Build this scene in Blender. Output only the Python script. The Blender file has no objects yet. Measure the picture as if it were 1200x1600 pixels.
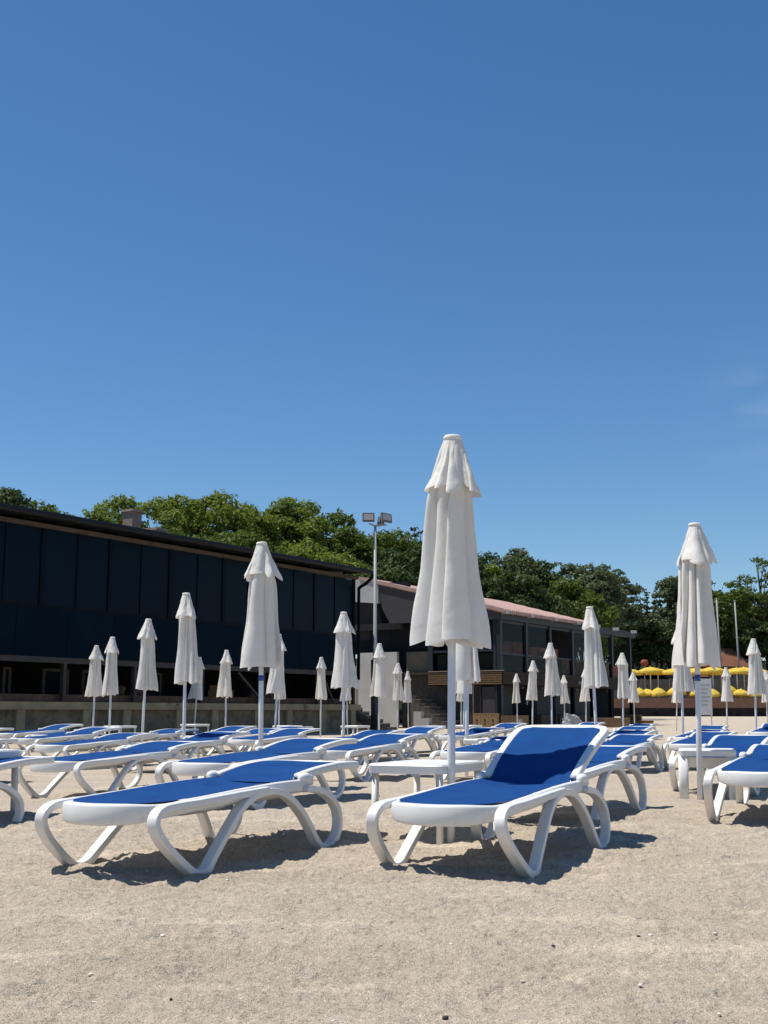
import bpy, math, random
import numpy as np
from mathutils import Vector, Matrix

R = math.radians
scene = bpy.context.scene
col = scene.collection
random.seed(7)

# ---------------------------------------------------------------- camera
F, H0 = 1900.0, 0.77                       # focal length in photo pixels, eye height
TH = math.atan(312 / F)
CT, ST = math.cos(TH), math.sin(TH)
cam = bpy.data.cameras.new('camera'); camo = bpy.data.objects.new('camera', cam); col.objects.link(camo)
cam.sensor_fit = 'VERTICAL'; cam.sensor_height = 36; cam.lens = 36 * F / 1600
cam.clip_start = .05; cam.clip_end = 3000
camo.location = (0, 0, H0); camo.rotation_euler = (math.pi / 2 + TH, 0, 0)
scene.camera = camo

def at(px, py, Y):
    u, v = (px - 600) / F, (800 - py) / F
    k = Y / (CT - v * ST)
    return (u * k, Y, H0 + (ST + v * CT) * k)

def onz(px, py, z):
    u, v = (px - 600) / F, (800 - py) / F
    k = (z - H0) / (ST + v * CT)
    return (u * k, (CT - v * ST) * k, z)

# ---------------------------------------------------------------- light
SUN_EL, SUN_AZ = R(67), math.atan2(-.99, .07)     # azimuth measured from +Y towards +X
sd = Vector((math.sin(SUN_AZ) * math.cos(SUN_EL), math.cos(SUN_AZ) * math.cos(SUN_EL), math.sin(SUN_EL)))
sl = bpy.data.lights.new('sun', 'SUN'); sl.energy = 5.0; sl.angle = R(.53); sl.color = (1, .955, .88)
so = bpy.data.objects.new('sun', sl); col.objects.link(so)
so.rotation_euler = sd.to_track_quat('Z', 'Y').to_euler()
w = bpy.data.worlds.new('World'); scene.world = w; w.use_nodes = True
nt = w.node_tree; nt.nodes.clear()
sky = nt.nodes.new('ShaderNodeTexSky'); sky.sky_type = 'NISHITA'; sky.sun_disc = False
sky.sun_elevation = SUN_EL; sky.sun_rotation = SUN_AZ
sky.altitude = 0; sky.air_density = 1.0; sky.dust_density = 0; sky.ozone_density = 6
bg = nt.nodes.new('ShaderNodeBackground'); bg.inputs[1].default_value = .094
out = nt.nodes.new('ShaderNodeOutputWorld')
hs = nt.nodes.new('ShaderNodeHueSaturation'); hs.inputs['Saturation'].default_value = 1.15; hs.inputs['Value'].default_value = 1.1
nt.links.new(sky.outputs[0], hs.inputs['Color']); 
# a faint wisp of cloud low in the sky
geo = nt.nodes.new('ShaderNodeTexCoord'); wd_ = nt.nodes.new('ShaderNodeVectorMath'); wd_.operation = 'DISTANCE'
u_, v_ = (1190 - 600) / F, (800 - 640) / F
wd_.inputs[1].default_value = Vector((u_, CT - v_ * ST, ST + v_ * CT)).normalized()
nt.links.new(geo.outputs['Generated'], wd_.inputs[0])
mr = nt.nodes.new('ShaderNodeMapRange'); mr.inputs[1].default_value = .0; mr.inputs[2].default_value = .075; mr.inputs[3].default_value = 1; mr.inputs[4].default_value = 0; mr.interpolation_type = 'SMOOTHSTEP'
nt.links.new(wd_.outputs['Value'], mr.inputs[0])
wm = nt.nodes.new('ShaderNodeMapping'); wm.inputs['Scale'].default_value = (9, 9, 30); wm.inputs['Rotation'].default_value = (.0, .35, 0); nt.links.new(geo.outputs['Generated'], wm.inputs['Vector'])
wn = nt.nodes.new('ShaderNodeTexNoise'); wn.inputs['Scale'].default_value = 1.2; wn.inputs['Detail'].default_value = 5; nt.links.new(wm.outputs[0], wn.inputs['Vector'])
wr = nt.nodes.new('ShaderNodeMapRange'); wr.inputs[1].default_value = .4; wr.inputs[2].default_value = .8; wr.inputs[4].default_value = .20; nt.links.new(wn.outputs['Fac'], wr.inputs[0])
wx = nt.nodes.new('ShaderNodeMath'); wx.operation = 'MULTIPLY'; nt.links.new(mr.outputs[0], wx.inputs[0]); nt.links.new(wr.outputs[0], wx.inputs[1])
cm = nt.nodes.new('ShaderNodeMix'); cm.data_type = 'RGBA'; nt.links.new(wx.outputs[0], cm.inputs['Factor']); nt.links.new(hs.outputs[0], cm.inputs[6]); cm.inputs[7].default_value = (6.2, 7.2, 8.6, 1)
nt.links.new(cm.outputs[2], bg.inputs[0]); nt.links.new(bg.outputs[0], out.inputs[0])
scene.view_settings.view_transform = 'Standard'; scene.view_settings.look = 'None'
scene.view_settings.exposure = .1; scene.view_settings.gamma = 1
scene.render.engine = 'CYCLES'
scene.cycles.max_bounces = 8; scene.cycles.transparent_max_bounces = 12

# ---------------------------------------------------------------- materials
MATS = {}
def mat(name, c, rough=.6, spec=.4, var=.12, vscale=6, bump=0, bscale=40, c2=None, thr=None, metal=0, trans=0, coat=0, wear=None):
    """procedural surface: base colour broken up by two noises, optional second colour, bump, wear colour"""
    m = bpy.data.materials.new(name); m.use_nodes = True; t = m.node_tree; L = t.links
    b = t.nodes['Principled BSDF']
    b.inputs['Roughness'].default_value = rough; b.inputs['Specular IOR Level'].default_value = spec; b.inputs['Metallic'].default_value = metal
    tc = t.nodes.new('ShaderNodeTexCoord')
    n = t.nodes.new('ShaderNodeTexNoise'); n.inputs['Scale'].default_value = vscale; n.inputs['Detail'].default_value = 6; n.inputs['Roughness'].default_value = .62
    L.new(tc.outputs['Object'], n.inputs['Vector'])
    rp = t.nodes.new('ShaderNodeValToRGB')
    lo = thr[0] if thr else .3; hi = thr[1] if thr else .7
    rp.color_ramp.elements[0].position = lo; rp.color_ramp.elements[1].position = hi
    a = c; d = c2 if c2 else tuple(min(1, x * (1 + var)) for x in c)
    if not c2: a = tuple(x * (1 - var) for x in c)
    rp.color_ramp.elements[0].color = (*a, 1); rp.color_ramp.elements[1].color = (*d, 1)
    L.new(n.outputs['Fac'], rp.inputs['Fac'])
    src = rp.outputs['Color']
    if wear:
        wc, ws, w0, w1 = wear
        n2 = t.nodes.new('ShaderNodeTexNoise'); n2.inputs['Scale'].default_value = ws; n2.inputs['Detail'].default_value = 8; n2.inputs['Roughness'].default_value = .7
        L.new(tc.outputs['Object'], n2.inputs['Vector'])
        r2 = t.nodes.new('ShaderNodeValToRGB'); r2.color_ramp.elements[0].position = w0; r2.color_ramp.elements[1].position = w1
        L.new(n2.outputs['Fac'], r2.inputs['Fac'])
        mx = t.nodes.new('ShaderNodeMix'); mx.data_type = 'RGBA'
        L.new(r2.outputs['Color'], mx.inputs['Factor']); L.new(src, mx.inputs[6]); mx.inputs[7].default_value = (*wc, 1)
        src = mx.outputs[2]
    L.new(src, b.inputs['Base Color'])
    if bump:
        n3 = t.nodes.new('ShaderNodeTexNoise'); n3.inputs['Scale'].default_value = bscale; n3.inputs['Detail'].default_value = 4
        L.new(tc.outputs['Object'], n3.inputs['Vector'])
        bp = t.nodes.new('ShaderNodeBump'); bp.inputs['Strength'].default_value = bump; bp.inputs['Distance'].default_value = .01
        L.new(n3.outputs['Fac'], bp.inputs['Height']); L.new(bp.outputs['Normal'], b.inputs['Normal'])
    if trans:
        tr = t.nodes.new('ShaderNodeBsdfTranslucent'); L.new(src, tr.inputs['Color'])
        ms = t.nodes.new('ShaderNodeMixShader'); ms.inputs[0].default_value = trans
        L.new(b.outputs[0], ms.inputs[1]); L.new(tr.outputs[0], ms.inputs[2])
        L.new(ms.outputs[0], t.nodes['Material Output'].inputs['Surface'])
    MATS[name] = m
    return m

M = MATS
mat('white_plastic', (.74, .73, .70), .42, .45, .05, 9, .06, 220, wear=((.50, .46, .39), 7, .60, .80))
mat('white_enamel', (.70, .71, .72), .4, .5, .05, 5, wear=((.45, .43, .38), 11, .64, .8))
mat('canvas', (.84, .81, .75), .9, .1, .05, 5, .32, 22, trans=.22, wear=((.70, .64, .53), 3.2, .60, .88))
mat('canvas_hem', (.82, .79, .72), .9, .1, .04, 9, trans=.1)
mat('blue_tape', (.01, .07, .30), .35, .5, .1)
mat('dark_navy_glass', (.0007, .0072, .0165), .35, .06, .25, .35)
mat('navy_panel', (.0012, .0095, .0185), .7, .05, .3, .6, .1, 30)
mat('black_frame', (.0012, .0052, .011), .6, .08, .2, 3)
mat('roof_black', (.016, .017, .02), .6, .2, .3, 2, .1, 20)
mat('soffit_board', (.085, .066, .054), .8, .2, .25, 1.4)
mat('interior_dark', (.012, .012, .014), .9, .1, .3, 1)
mat('steel_post', (.052, .044, .037), .6, .3, .3, 4)
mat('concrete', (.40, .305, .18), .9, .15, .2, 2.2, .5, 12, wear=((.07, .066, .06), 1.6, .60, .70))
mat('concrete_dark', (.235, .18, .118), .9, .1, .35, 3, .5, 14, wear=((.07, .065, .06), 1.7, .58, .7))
mat('old_brick', (.13, .085, .06), .9, .1, .35, 5, .6, 20, wear=((.05, .045, .04), 2.5, .5, .66))
mat('chimney_brick', (.27, .20, .165), .9, .1, .3, 6, .6, 10, wear=((.36, .31, .27), 4, .55, .7))
mat('chimney_cap', (.34, .26, .2), .9, .1, .2, 4)
mat('pale_render', (.42, .41, .39), .9, .1, .1, 1.2, .2, 8)
mat('cream_render', (.46, .38, .28), .9, .1, .12, 1.5)
mat('wedge_grey', (.060, .055, .058), .85, .15, .12, 2, .2, 12)
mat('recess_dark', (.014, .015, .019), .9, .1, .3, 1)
mat('dark_blue_frame', (.022, .028, .036), .5, .3, .15, 3)
mat('lit_slat_wood', (.17, .11, .06), .7, .2, .3, 9)  # brown lightened so the slats look lit
mat('slat_gap', (.012, .010, .008), .9, .1)
mat('fascia_wood', (.045, .033, .026), .75, .2, .3, 4)
mat('grey_timber', (.060, .054, .050), .85, .1, .3, 5, .3, 12)
mat('khaki_board', (.125, .115, .085), .8, .2, .12, 3)
mat('step_stone', (.11, .10, .088), .9, .1, .3, 4, .4, 14)
mat('step_edge', (.24, .21, .17), .9, .1, .3, 6)
mat('shutter_grey', (.062, .060, .06), .6, .3, .12, 3)
mat('plywood', (.20, .135, .075), .8, .2, .2, 5)
mat('cardboard', (.31, .20, .115), .9, .1, .1, 6)
mat('carton_print', (.05, .03, .02), .9, .1)
mat('plastic_wrap', (.55, .55, .56), .35, .5, .2, 8, trans=.2)
mat('lamp_grey', (.12, .125, .13), .5, .4, .1)
mat('lamp_glass', (.42, .40, .36), .25, .5, .12, 30)
mat('pole_galv', (.30, .31, .31), .5, .5, .1, 3)
mat('pole_dark', (.035, .04, .045), .5, .3, .15, 3)
mat('yellow_cloth', (.82, .60, .10), .8, .2, .12, 1.5, trans=.3)
mat('brown_coping', (.22, .125, .085), .85, .15, .15, 1.5)
mat('black_stone_wall', (.022, .021, .022), .9, .1, .5, 1.2, .8, 4)
mat('garden_wall', (.27, .23, .18), .9, .1, .25, .8)
mat('rust_tile', (.19, .085, .055), .85, .1, .3, 1.5, .5, 3)
mat('house_wall', (.33, .25, .18), .9, .1, .1, 1)
mat('bark', (.055, .042, .03), .95, .1, .3, 4, .6, 8)
mat('sign_white', (.50, .51, .52), .5, .3, .05)
mat('sign_ink', (.33, .35, .38), .7, .2)
mat('shell_white', (.72, .68, .60), .5, .4, .1, 20)
mat('pebble_dark', (.06, .05, .045), .8, .2, .3, 20)
mat('ochre_crate', (.23, .12, .06), .85, .15, .25, 4)
mat('red_shade', (.22, .06, .045), .8, .2, .1)
mat('red_board', (.44, .15, .09), .7, .2, .3, 2.2, wear=((.03, .03, .03), 1.6, .5, .6))  # reddish tone of the reflections in the veranda glass
mat('asphalt_dark', (.05, .05, .05), .9, .1)
mat('hill_green', (.016, .024, .010), .95, .05, .5, .25)
mat('olive_cloth', (.10, .10, .11), .8, .1)

def glass_mat():
    m = bpy.data.materials.new('window_glass'); m.use_nodes = True; t = m.node_tree; t.nodes.clear()
    o = t.nodes.new('ShaderNodeOutputMaterial'); g = t.nodes.new('ShaderNodeBsdfGlossy'); g.inputs['Roughness'].default_value = .04
    g.inputs['Color'].default_value = (.38, .38, .40, 1)
    tr = t.nodes.new('ShaderNodeBsdfTransparent'); tr.inputs['Color'].default_value = (.66, .68, .70, 1)
    mx = t.nodes.new('ShaderNodeMixShader'); mx.inputs[0].default_value = .045
    t.links.new(tr.outputs[0], mx.inputs[1]); t.links.new(g.outputs[0], mx.inputs[2])
    t.links.new(mx.outputs[0], o.inputs[0]); MATS['window_glass'] = m
glass_mat()

def sling_mat():
    """woven blue textile: fine thread grid in colour and bump"""
    m = bpy.data.materials.new('blue_sling'); m.use_nodes = True; t = m.node_tree; L = t.links; b = t.nodes['Principled BSDF']
    b.inputs['Roughness'].default_value = .85; b.inputs['Specular IOR Level'].default_value = .12
    tc = t.nodes.new('ShaderNodeTexCoord')
    ws = []
    for ax, sc in (('X', 330), ('Y', 330)):
        wv = t.nodes.new('ShaderNodeTexWave'); wv.bands_direction = ax; wv.inputs['Scale'].default_value = sc / 6.283; wv.inputs['Distortion'].default_value = .6
        L.new(tc.outputs['Object'], wv.inputs['Vector']); ws.append(wv)
    mu = t.nodes.new('ShaderNodeMath'); mu.operation = 'ADD'; L.new(ws[0].outputs['Fac'], mu.inputs[0]); L.new(ws[1].outputs['Fac'], mu.inputs[1])
    n = t.nodes.new('ShaderNodeTexNoise'); n.inputs['Scale'].default_value = 5; n.inputs['Detail'].default_value = 6
    L.new(tc.outputs['Object'], n.inputs['Vector'])
    m2 = t.nodes.new('ShaderNodeMath'); m2.operation = 'MULTIPLY_ADD'; m2.inputs[1].default_value = .22; L.new(mu.outputs[0], m2.inputs[0]); L.new(n.outputs['Fac'], m2.inputs[2])
    rp = t.nodes.new('ShaderNodeValToRGB'); rp.color_ramp.elements[0].position = .3; rp.color_ramp.elements[1].position = 1.0
    rp.color_ramp.elements[0].color = (.004, .034, .150, 1); rp.color_ramp.elements[1].color = (.008, .064, .220, 1)
    L.new(m2.outputs[0], rp.inputs['Fac']); L.new(rp.outputs['Color'], b.inputs['Base Color'])
    bp = t.nodes.new('ShaderNodeBump'); bp.inputs['Strength'].default_value = .25; bp.inputs['Distance'].default_value = .002
    L.new(mu.outputs[0], bp.inputs['Height']); L.new(bp.outputs['Normal'], b.inputs['Normal'])
    MATS['blue_sling'] = m
sling_mat()

def sand_mat():
    m = bpy.data.materials.new('sand'); m.use_nodes = True; t = m.node_tree; L = t.links; b = t.nodes['Principled BSDF']
    b.inputs['Roughness'].default_value = .95; b.inputs['Specular IOR Level'].default_value = .1
    tc = t.nodes.new('ShaderNodeTexCoord')
    def noise(s, d=6, r=.6, sx=1, sy=1):
        n = t.nodes.new('ShaderNodeTexNoise'); n.inputs['Scale'].default_value = s; n.inputs['Detail'].default_value = d; n.inputs['Roughness'].default_value = r
        mp = t.nodes.new('ShaderNodeMapping'); mp.inputs['Scale'].default_value = (sx, sy, 1)
        L.new(tc.outputs['Object'], mp.inputs['Vector']); L.new(mp.outputs[0], n.inputs['Vector']); return n
    def ramp(n, p0, p1, c0, c1):
        r = t.nodes.new('ShaderNodeValToRGB'); r.color_ramp.elements[0].position = p0; r.color_ramp.elements[1].position = p1
        r.color_ramp.elements[0].color = (*c0, 1); r.color_ramp.elements[1].color = (*c1, 1); L.new(n.outputs['Fac'], r.inputs['Fac']); return r
    def mix(f, a, c, mode='MIX'):
        x = t.nodes.new('ShaderNodeMix'); x.data_type = 'RGBA'; x.blend_type = mode
        if isinstance(f, float): x.inputs['Factor'].default_value = f
        else: L.new(f, x.inputs['Factor'])
        L.new(a, x.inputs[6])
        if isinstance(c, tuple): x.inputs[7].default_value = (*c, 1)
        else: L.new(c, x.inputs[7])
        return x.outputs[2]
    base = ramp(noise(.9, 7, .6, .6, 1.6), .35, .68, (.488, .414, .322), (.565, .486, .388))
    dry = ramp(noise(1.3, 5, .55, .45, 2.6), .56, .67, (0, 0, 0), (.9, .9, .9))       # pale loose streaks
    c = mix(dry.outputs['Color'], base.outputs['Color'], (.66, .565, .44))
    grain = ramp(noise(260, 2, .8), .34, .68, (.50, .49, .48), (1.42, 1.41, 1.39))
    c = mix(1.0, c, grain.outputs['Color'], 'MULTIPLY')
    g2 = ramp(noise(46, 4, .7), .30, .66, (.80, .79, .78), (1.12, 1.12, 1.12))
    c = mix(1.0, c, g2.outputs['Color'], 'MULTIPLY')
    dk = ramp(noise(95, 2, .5), .73, .77, (0, 0, 0), (.8, .8, .8)); c = mix(dk.outputs['Color'], c, (.12, .095, .075))
    wh = ramp(noise(78, 2, .5), .735, .765, (0, 0, 0), (.8, .8, .8)); c = mix(wh.outputs['Color'], c, (.72, .66, .56))
    L.new(c, b.inputs['Base Color'])
    prev = None
    for s, st, ds in ((14, .6, .05), (60, .75, .016), (230, .7, .005)):
        n = noise(s, 5, .65); bp = t.nodes.new('ShaderNodeBump'); bp.inputs['Strength'].default_value = st; bp.inputs['Distance'].default_value = ds
        L.new(n.outputs['Fac'], bp.inputs['Height'])
        if prev: L.new(prev, bp.inputs['Normal'])
        prev = bp.outputs['Normal']
    L.new(prev, b.inputs['Normal'])
    MATS['sand'] = m
sand_mat()

def leaf_mat(name, c0, c1, tr=.35):
    m = bpy.data.materials.new(name); m.use_nodes = True; t = m.node_tree; L = t.links; b = t.nodes['Principled BSDF']
    b.inputs['Roughness'].default_value = .6; b.inputs['Specular IOR Level'].default_value = .15
    tc = t.nodes.new('ShaderNodeTexCoord')
    n = t.nodes.new('ShaderNodeTexNoise'); n.inputs['Scale'].default_value = 1.1; n.inputs['Detail'].default_value = 8; n.inputs['Roughness'].default_value = .75
    L.new(tc.outputs['Object'], n.inputs['Vector'])
    r = t.nodes.new('ShaderNodeValToRGB'); r.color_ramp.elements[0].position = .33; r.color_ramp.elements[1].position = .68
    r.color_ramp.elements[0].color = (*c0, 1); r.color_ramp.elements[1].color = (*c1, 1)
    L.new(n.outputs['Fac'], r.inputs['Fac']); L.new(r.outputs['Color'], b.inputs['Base Color'])
    tl = t.nodes.new('ShaderNodeBsdfTranslucent'); hs = t.nodes.new('ShaderNodeHueSaturation'); hs.inputs['Value'].default_value = 1.3; hs.inputs['Saturation'].default_value = 1.1
    L.new(r.outputs['Color'], hs.inputs['Color']); L.new(hs.outputs[0], tl.inputs['Color'])
    mx = t.nodes.new('ShaderNodeMixShader'); mx.inputs[0].default_value = tr
    L.new(b.outputs[0], mx.inputs[1]); L.new(tl.outputs[0], mx.inputs[2]); L.new(mx.outputs[0], t.nodes['Material Output'].inputs['Surface'])
    MATS[name] = m
leaf_mat('leaf_bright', (.095, .136, .022), (.225, .268, .056))
leaf_mat('leaf_mid', (.058, .092, .017), (.135, .175, .038))
leaf_mat('leaf_dark', (.036, .062, .019), (.092, .130, .040), .2)
leaf_mat('leaf_grey', (.075, .100, .042), (.165, .195, .098), .2)
leaf_mat('leaf_conifer', (.008, .016, .009), (.020, .032, .016), .1)

# ---------------------------------------------------------------- mesh helpers
class MB:
    """collects shapes and links them as one mesh object"""
    def __init__(s): s.v, s.f = [], []
    def add(s, v, f):
        o = len(s.v); s.v += [tuple(p) for p in v]; s.f += [tuple(i + o for i in q) for q in f]; return s
    def box(s, x0, x1, y0, y1, z0, z1):
        v = [(x, y, z) for z in (z0, z1) for y in (y0, y1) for x in (x0, x1)]
        return s.add(v, [(0, 2, 3, 1), (4, 5, 7, 6), (0, 1, 5, 4), (2, 6, 7, 3), (0, 4, 6, 2), (1, 3, 7, 5)])
    def bar(s, a, b, w, h, up=(0, 0, 1)):
        a, b = Vector(a), Vector(b); d = (b - a).normalized(); u = Vector(up)
        sx = d.cross(u).normalized(); sz = sx.cross(d)
        v = [p + sx * i * w / 2 + sz * j * h / 2 for p in (a, b) for i, j in ((-1, -1), (1, -1), (1, 1), (-1, 1))]
        return s.add(v, [(0, 3, 2, 1), (4, 5, 6, 7), (0, 1, 5, 4), (1, 2, 6, 5), (2, 3, 7, 6), (3, 0, 4, 7)])
    def prism(s, poly, ext):
        n = len(poly); e = Vector(ext)
        v = [Vector(p) for p in poly] + [Vector(p) + e for p in poly]
        return s.add(v, [tuple(range(n))[::-1], tuple(range(n, 2 * n))] + [(i, (i + 1) % n, (i + 1) % n + n, i + n) for i in range(n)])
    def rings(s, rs, cap=True):
        n = len(rs[0]); o = len(s.v); s.v += [tuple(p) for r in rs for p in r]
        for k in range(len(rs) - 1):
            for i in range(n):
                j = (i + 1) % n; s.f.append((o + k * n + i, o + k * n + j, o + k * n + n + j, o + k * n + n + i))
        if cap:
            s.f.append(tuple(o + i for i in range(n))[::-1]); s.f.append(tuple(o + (len(rs) - 1) * n + i for i in range(n)))
        return s
    def tube(s, pts, rad, n=10, cap=True):
        pts = [Vector(p) for p in pts]; rs = []; ref = None
        if not hasattr(rad, '__len__'): rad = [rad] * len(pts)
        for k, p in enumerate(pts):
            d = (pts[min(k + 1, len(pts) - 1)] - pts[max(k - 1, 0)]).normalized()
            if ref is None: ref = Vector((1, 0, 0)) if abs(d.x) < .8 else Vector((0, 1, 0))
            a = (ref - d * ref.dot(d)).normalized(); ref = a; b = d.cross(a)
            rs.append([p + (a * math.cos(q) + b * math.sin(q)) * rad[k] for q in (2 * math.pi * i / n for i in range(n))])
        return s.rings(rs, cap)
    def sweep(s, pts, wid, thk, ref, closed=False, n=12, e=.45):
        """superellipse section along a path; ref = direction of the section's width"""
        pts = [Vector(p) for p in pts]; N = len(pts); rs = []; ref = Vector(ref)
        for k, p in enumerate(pts):
            d = (pts[(k + 1) % N] - pts[k - 1]) if closed else (pts[min(k + 1, N - 1)] - pts[max(k - 1, 0)])
            d.normalize(); a = (ref - d * ref.dot(d)).normalized(); b = d.cross(a)
            W = wid(k / N) if callable(wid) else wid; T = thk(k / N) if callable(thk) else thk
            rs.append([p + a * W / 2 * math.copysign(abs(math.cos(q)) ** e, math.cos(q)) + b * T / 2 * math.copysign(abs(math.sin(q)) ** e, math.sin(q)) for q in (2 * math.pi * (i + .5) / n for i in range(n))])
        if closed: rs.append(rs[0])
        return s.rings(rs, not closed)
    def ball(s, c, r, nu=14, nv=9, e=1.0):
        c = Vector(c); rs = []
        for k in range(1, nv):
            q = math.pi * k / nv - math.pi / 2
            rs.append([c + Vector((r[0] * math.cos(q) * math.cos(2 * math.pi * i / nu), r[1] * math.cos(q) * math.sin(2 * math.pi * i / nu), r[2] * math.copysign(abs(math.sin(q)) ** e, math.sin(q)))) for i in range(nu)])
        return s.rings(rs)
    def build(s, name, m, parent=None, smooth=False, loc=None, rotz=None):
        me = bpy.data.meshes.new(name); me.from_pydata(s.v, [], s.f); me.update()
        me.materials.append(M[m] if isinstance(m, str) else m)
        if smooth: me.shade_smooth()
        o = bpy.data.objects.new(name, me); col.objects.link(o)
        if parent: o.parent = parent
        if loc: o.location = loc
        if rotz is not None: o.rotation_euler = (0, 0, rotz)
        return o

def tag(o, label=None, cat=None, group=None, kind=None):
    if label: o['label'] = label
    if cat: o['category'] = cat
    if group: o['group'] = group
    if kind: o['kind'] = kind
    return o
def empty(name, loc=(0, 0, 0), rotz=0, label=None, cat=None, group=None):
    o = bpy.data.objects.new(name, None); col.objects.link(o); o.empty_display_size = .2
    o.location = loc; o.rotation_euler = (0, 0, rotz); return tag(o, label, cat, group)
KIDS = {}
def kids(o):
    return [c for c in bpy.data.objects if c.parent == o]
def copy_tree(o, parent=None):
    if o.name not in KIDS: KIDS[o.name] = kids(o)
    c = o.copy(); col.objects.link(c)
    if parent: c.parent = parent
    for ch in KIDS[o.name]: copy_tree(ch, c)
    return c

def crom(P, n=8, closed=False):
    P = [Vector(p) for p in P]; N = len(P); o = []
    for i in range(N if closed else N - 1):
        a, b, c, d = (P[(i - 1) % N], P[i], P[(i + 1) % N], P[(i + 2) % N]) if closed else (P[max(i - 1, 0)], P[i], P[i + 1], P[min(i + 2, N - 1)])
        for k in range(n):
            t = k / n
            o.append(.5 * ((2 * b) + (c - a) * t + (2 * a - 5 * b + 4 * c - d) * t * t + (3 * b - a - 3 * c + d) * t ** 3))
    if not closed: o.append(P[-1])
    return o

# ---------------------------------------------------------------- sand
def vnoise(x, y, seed):
    xi, yi = np.floor(x).astype(np.int64), np.floor(y).astype(np.int64); fx, fy = x - xi, y - yi
    def h(a, b):
        n = (a * 374761393 + b * 668265263 + seed * 1442695041) & 0xffffffff
        n = ((n ^ (n >> 13)) * 1274126177) & 0xffffffff
        return ((n ^ (n >> 16)) & 0xffff) / 65535.0
    ux, uy = fx * fx * (3 - 2 * fx), fy * fy * (3 - 2 * fy)
    a, b, c, d = h(xi, yi), h(xi + 1, yi), h(xi, yi + 1), h(xi + 1, yi + 1)
    return (a + (b - a) * ux) * (1 - uy) + (c + (d - c) * ux) * uy - .5

PITS = []                                   # (x, y, radius, depth): scuffs and footprints
rp = random.Random(11)
for i in range(190):
    x, y = rp.uniform(-3.6, 3.6), rp.uniform(2.6, 11)
    PITS.append((x, y, rp.uniform(.035, .11), rp.uniform(.006, .020)))
for (x, y) in ((-1.55, 6.33), (-.90, 6.04), (.04, 6.40), (.70, 6.09), (1.25, 7.22), (-.33, 7.16), (2.28, 8.62), (2.92, 8.35), (-.98, 7.43), (.60, 7.5), (.38, 7.38)):
    PITS.append((x + .03, y + .10, .10, -.014)); PITS.append((x, y - .01, .06, .006))
def sand_h(x, y):
    x = np.asarray(x, float); y = np.asarray(y, float)
    fade = np.clip((30 - y) / 18, .25, 1)
    z = fade * (.065 * vnoise(x * .55, y * .8, 1) + .050 * vnoise(x * 1.5, y * 2.1, 2) + .036 * vnoise(x * 3.7, y * 5.2, 3))
    near = np.clip((14 - y) / 6, 0, 1)
    z = z + near * (.019 * vnoise(x * 8, y * 12, 4) + .0125 * vnoise(x * 19, y * 25, 5) + .0085 * vnoise(x * 41, y * 47, 6) + .0060 * vnoise(x * 83, y * 83, 7))
    return z + .022 * np.clip((16 - y) / 8, 0, 1) + np.clip((y - 60) / 90, 0, 1) * .2
def gz(x, y): return float(sand_h(np.array([x]), np.array([y]))[0])

def axis(a, b, core0, core1, step, grow=1.09, mx=12):
    c = list(np.arange(core0, core1, step)); s = step; v = c[-1]
    while v < b: s = min(s * grow, mx); v += s; c.append(v)
    s = step; v = c[0]; pre = []
    while v > a: s = min(s * grow, mx); v -= s; pre.append(v)
    return np.array(pre[::-1] + c)
ys = axis(-25, 420, 2.7, 8.6, .0125, 1.035); xs = axis(-260, 260, -2.9, 2.9, .0125, 1.05)
X, Y = np.meshgrid(xs, ys); Z = sand_h(X, Y)
for (px, py, r, d) in PITS:
    i0, i1 = np.searchsorted(ys, [py - 2.5 * r, py + 2.5 * r]); j0, j1 = np.searchsorted(xs, [px - 2.5 * r, px + 2.5 * r])
    if i1 <= i0 or j1 <= j0: continue
    q = ((X[i0:i1, j0:j1] - px) ** 2 + ((Y[i0:i1, j0:j1] - py) * 1.25) ** 2) / r ** 2
    Z[i0:i1, j0:j1] += -d * np.exp(-q * 1.4) + .45 * d * np.exp(-((np.sqrt(q) - 1.35) ** 2) * 6)
for (tx, ty, a, n) in ((.30, 3.62, .12, 13), (-1.02, 3.28, .02, 9)):   # shoe-sole ribs pressed in the sand
    for k in range(n):
        cx, cy = tx + (k - n / 2) * .016, ty + (k - n / 2) * .016 * a
        i0, i1 = np.searchsorted(ys, [cy - .1, cy + .1]); j0, j1 = np.searchsorted(xs, [cx - .05, cx + .05])
        Z[i0:i1, j0:j1] += -.006 * np.exp(-((X[i0:i1, j0:j1] - cx) / .0065) ** 2 - ((Y[i0:i1, j0:j1] - cy) / .035) ** 4)
ny, nx = X.shape
Z += np.random.default_rng(2).normal(size=Z.shape) * .0021 * np.clip((12 - np.abs(Y)) / 5, 0, 1) * (np.abs(X) < 4)
me = bpy.data.meshes.new('beach_sand')
me.vertices.add(nx * ny); me.vertices.foreach_set('co', np.stack([X, Y, Z], -1).astype(np.float32).ravel())
ii = np.arange(nx * ny).reshape(ny, nx); q = np.stack([ii[:-1, :-1], ii[:-1, 1:], ii[1:, 1:], ii[1:, :-1]], -1).reshape(-1, 4)
me.loops.add(q.size); me.loops.foreach_set('vertex_index', q.ravel().astype(np.int32))
me.polygons.add(len(q)); me.polygons.foreach_set('loop_start', (np.arange(len(q)) * 4).astype(np.int32)); me.polygons.foreach_set('loop_total', np.full(len(q), 4, np.int32))
me.update(calc_edges=True); me.materials.append(M['sand']); me.shade_smooth()
beach = bpy.data.objects.new('beach_sand', me); col.objects.link(beach); beach['kind'] = 'structure'

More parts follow.
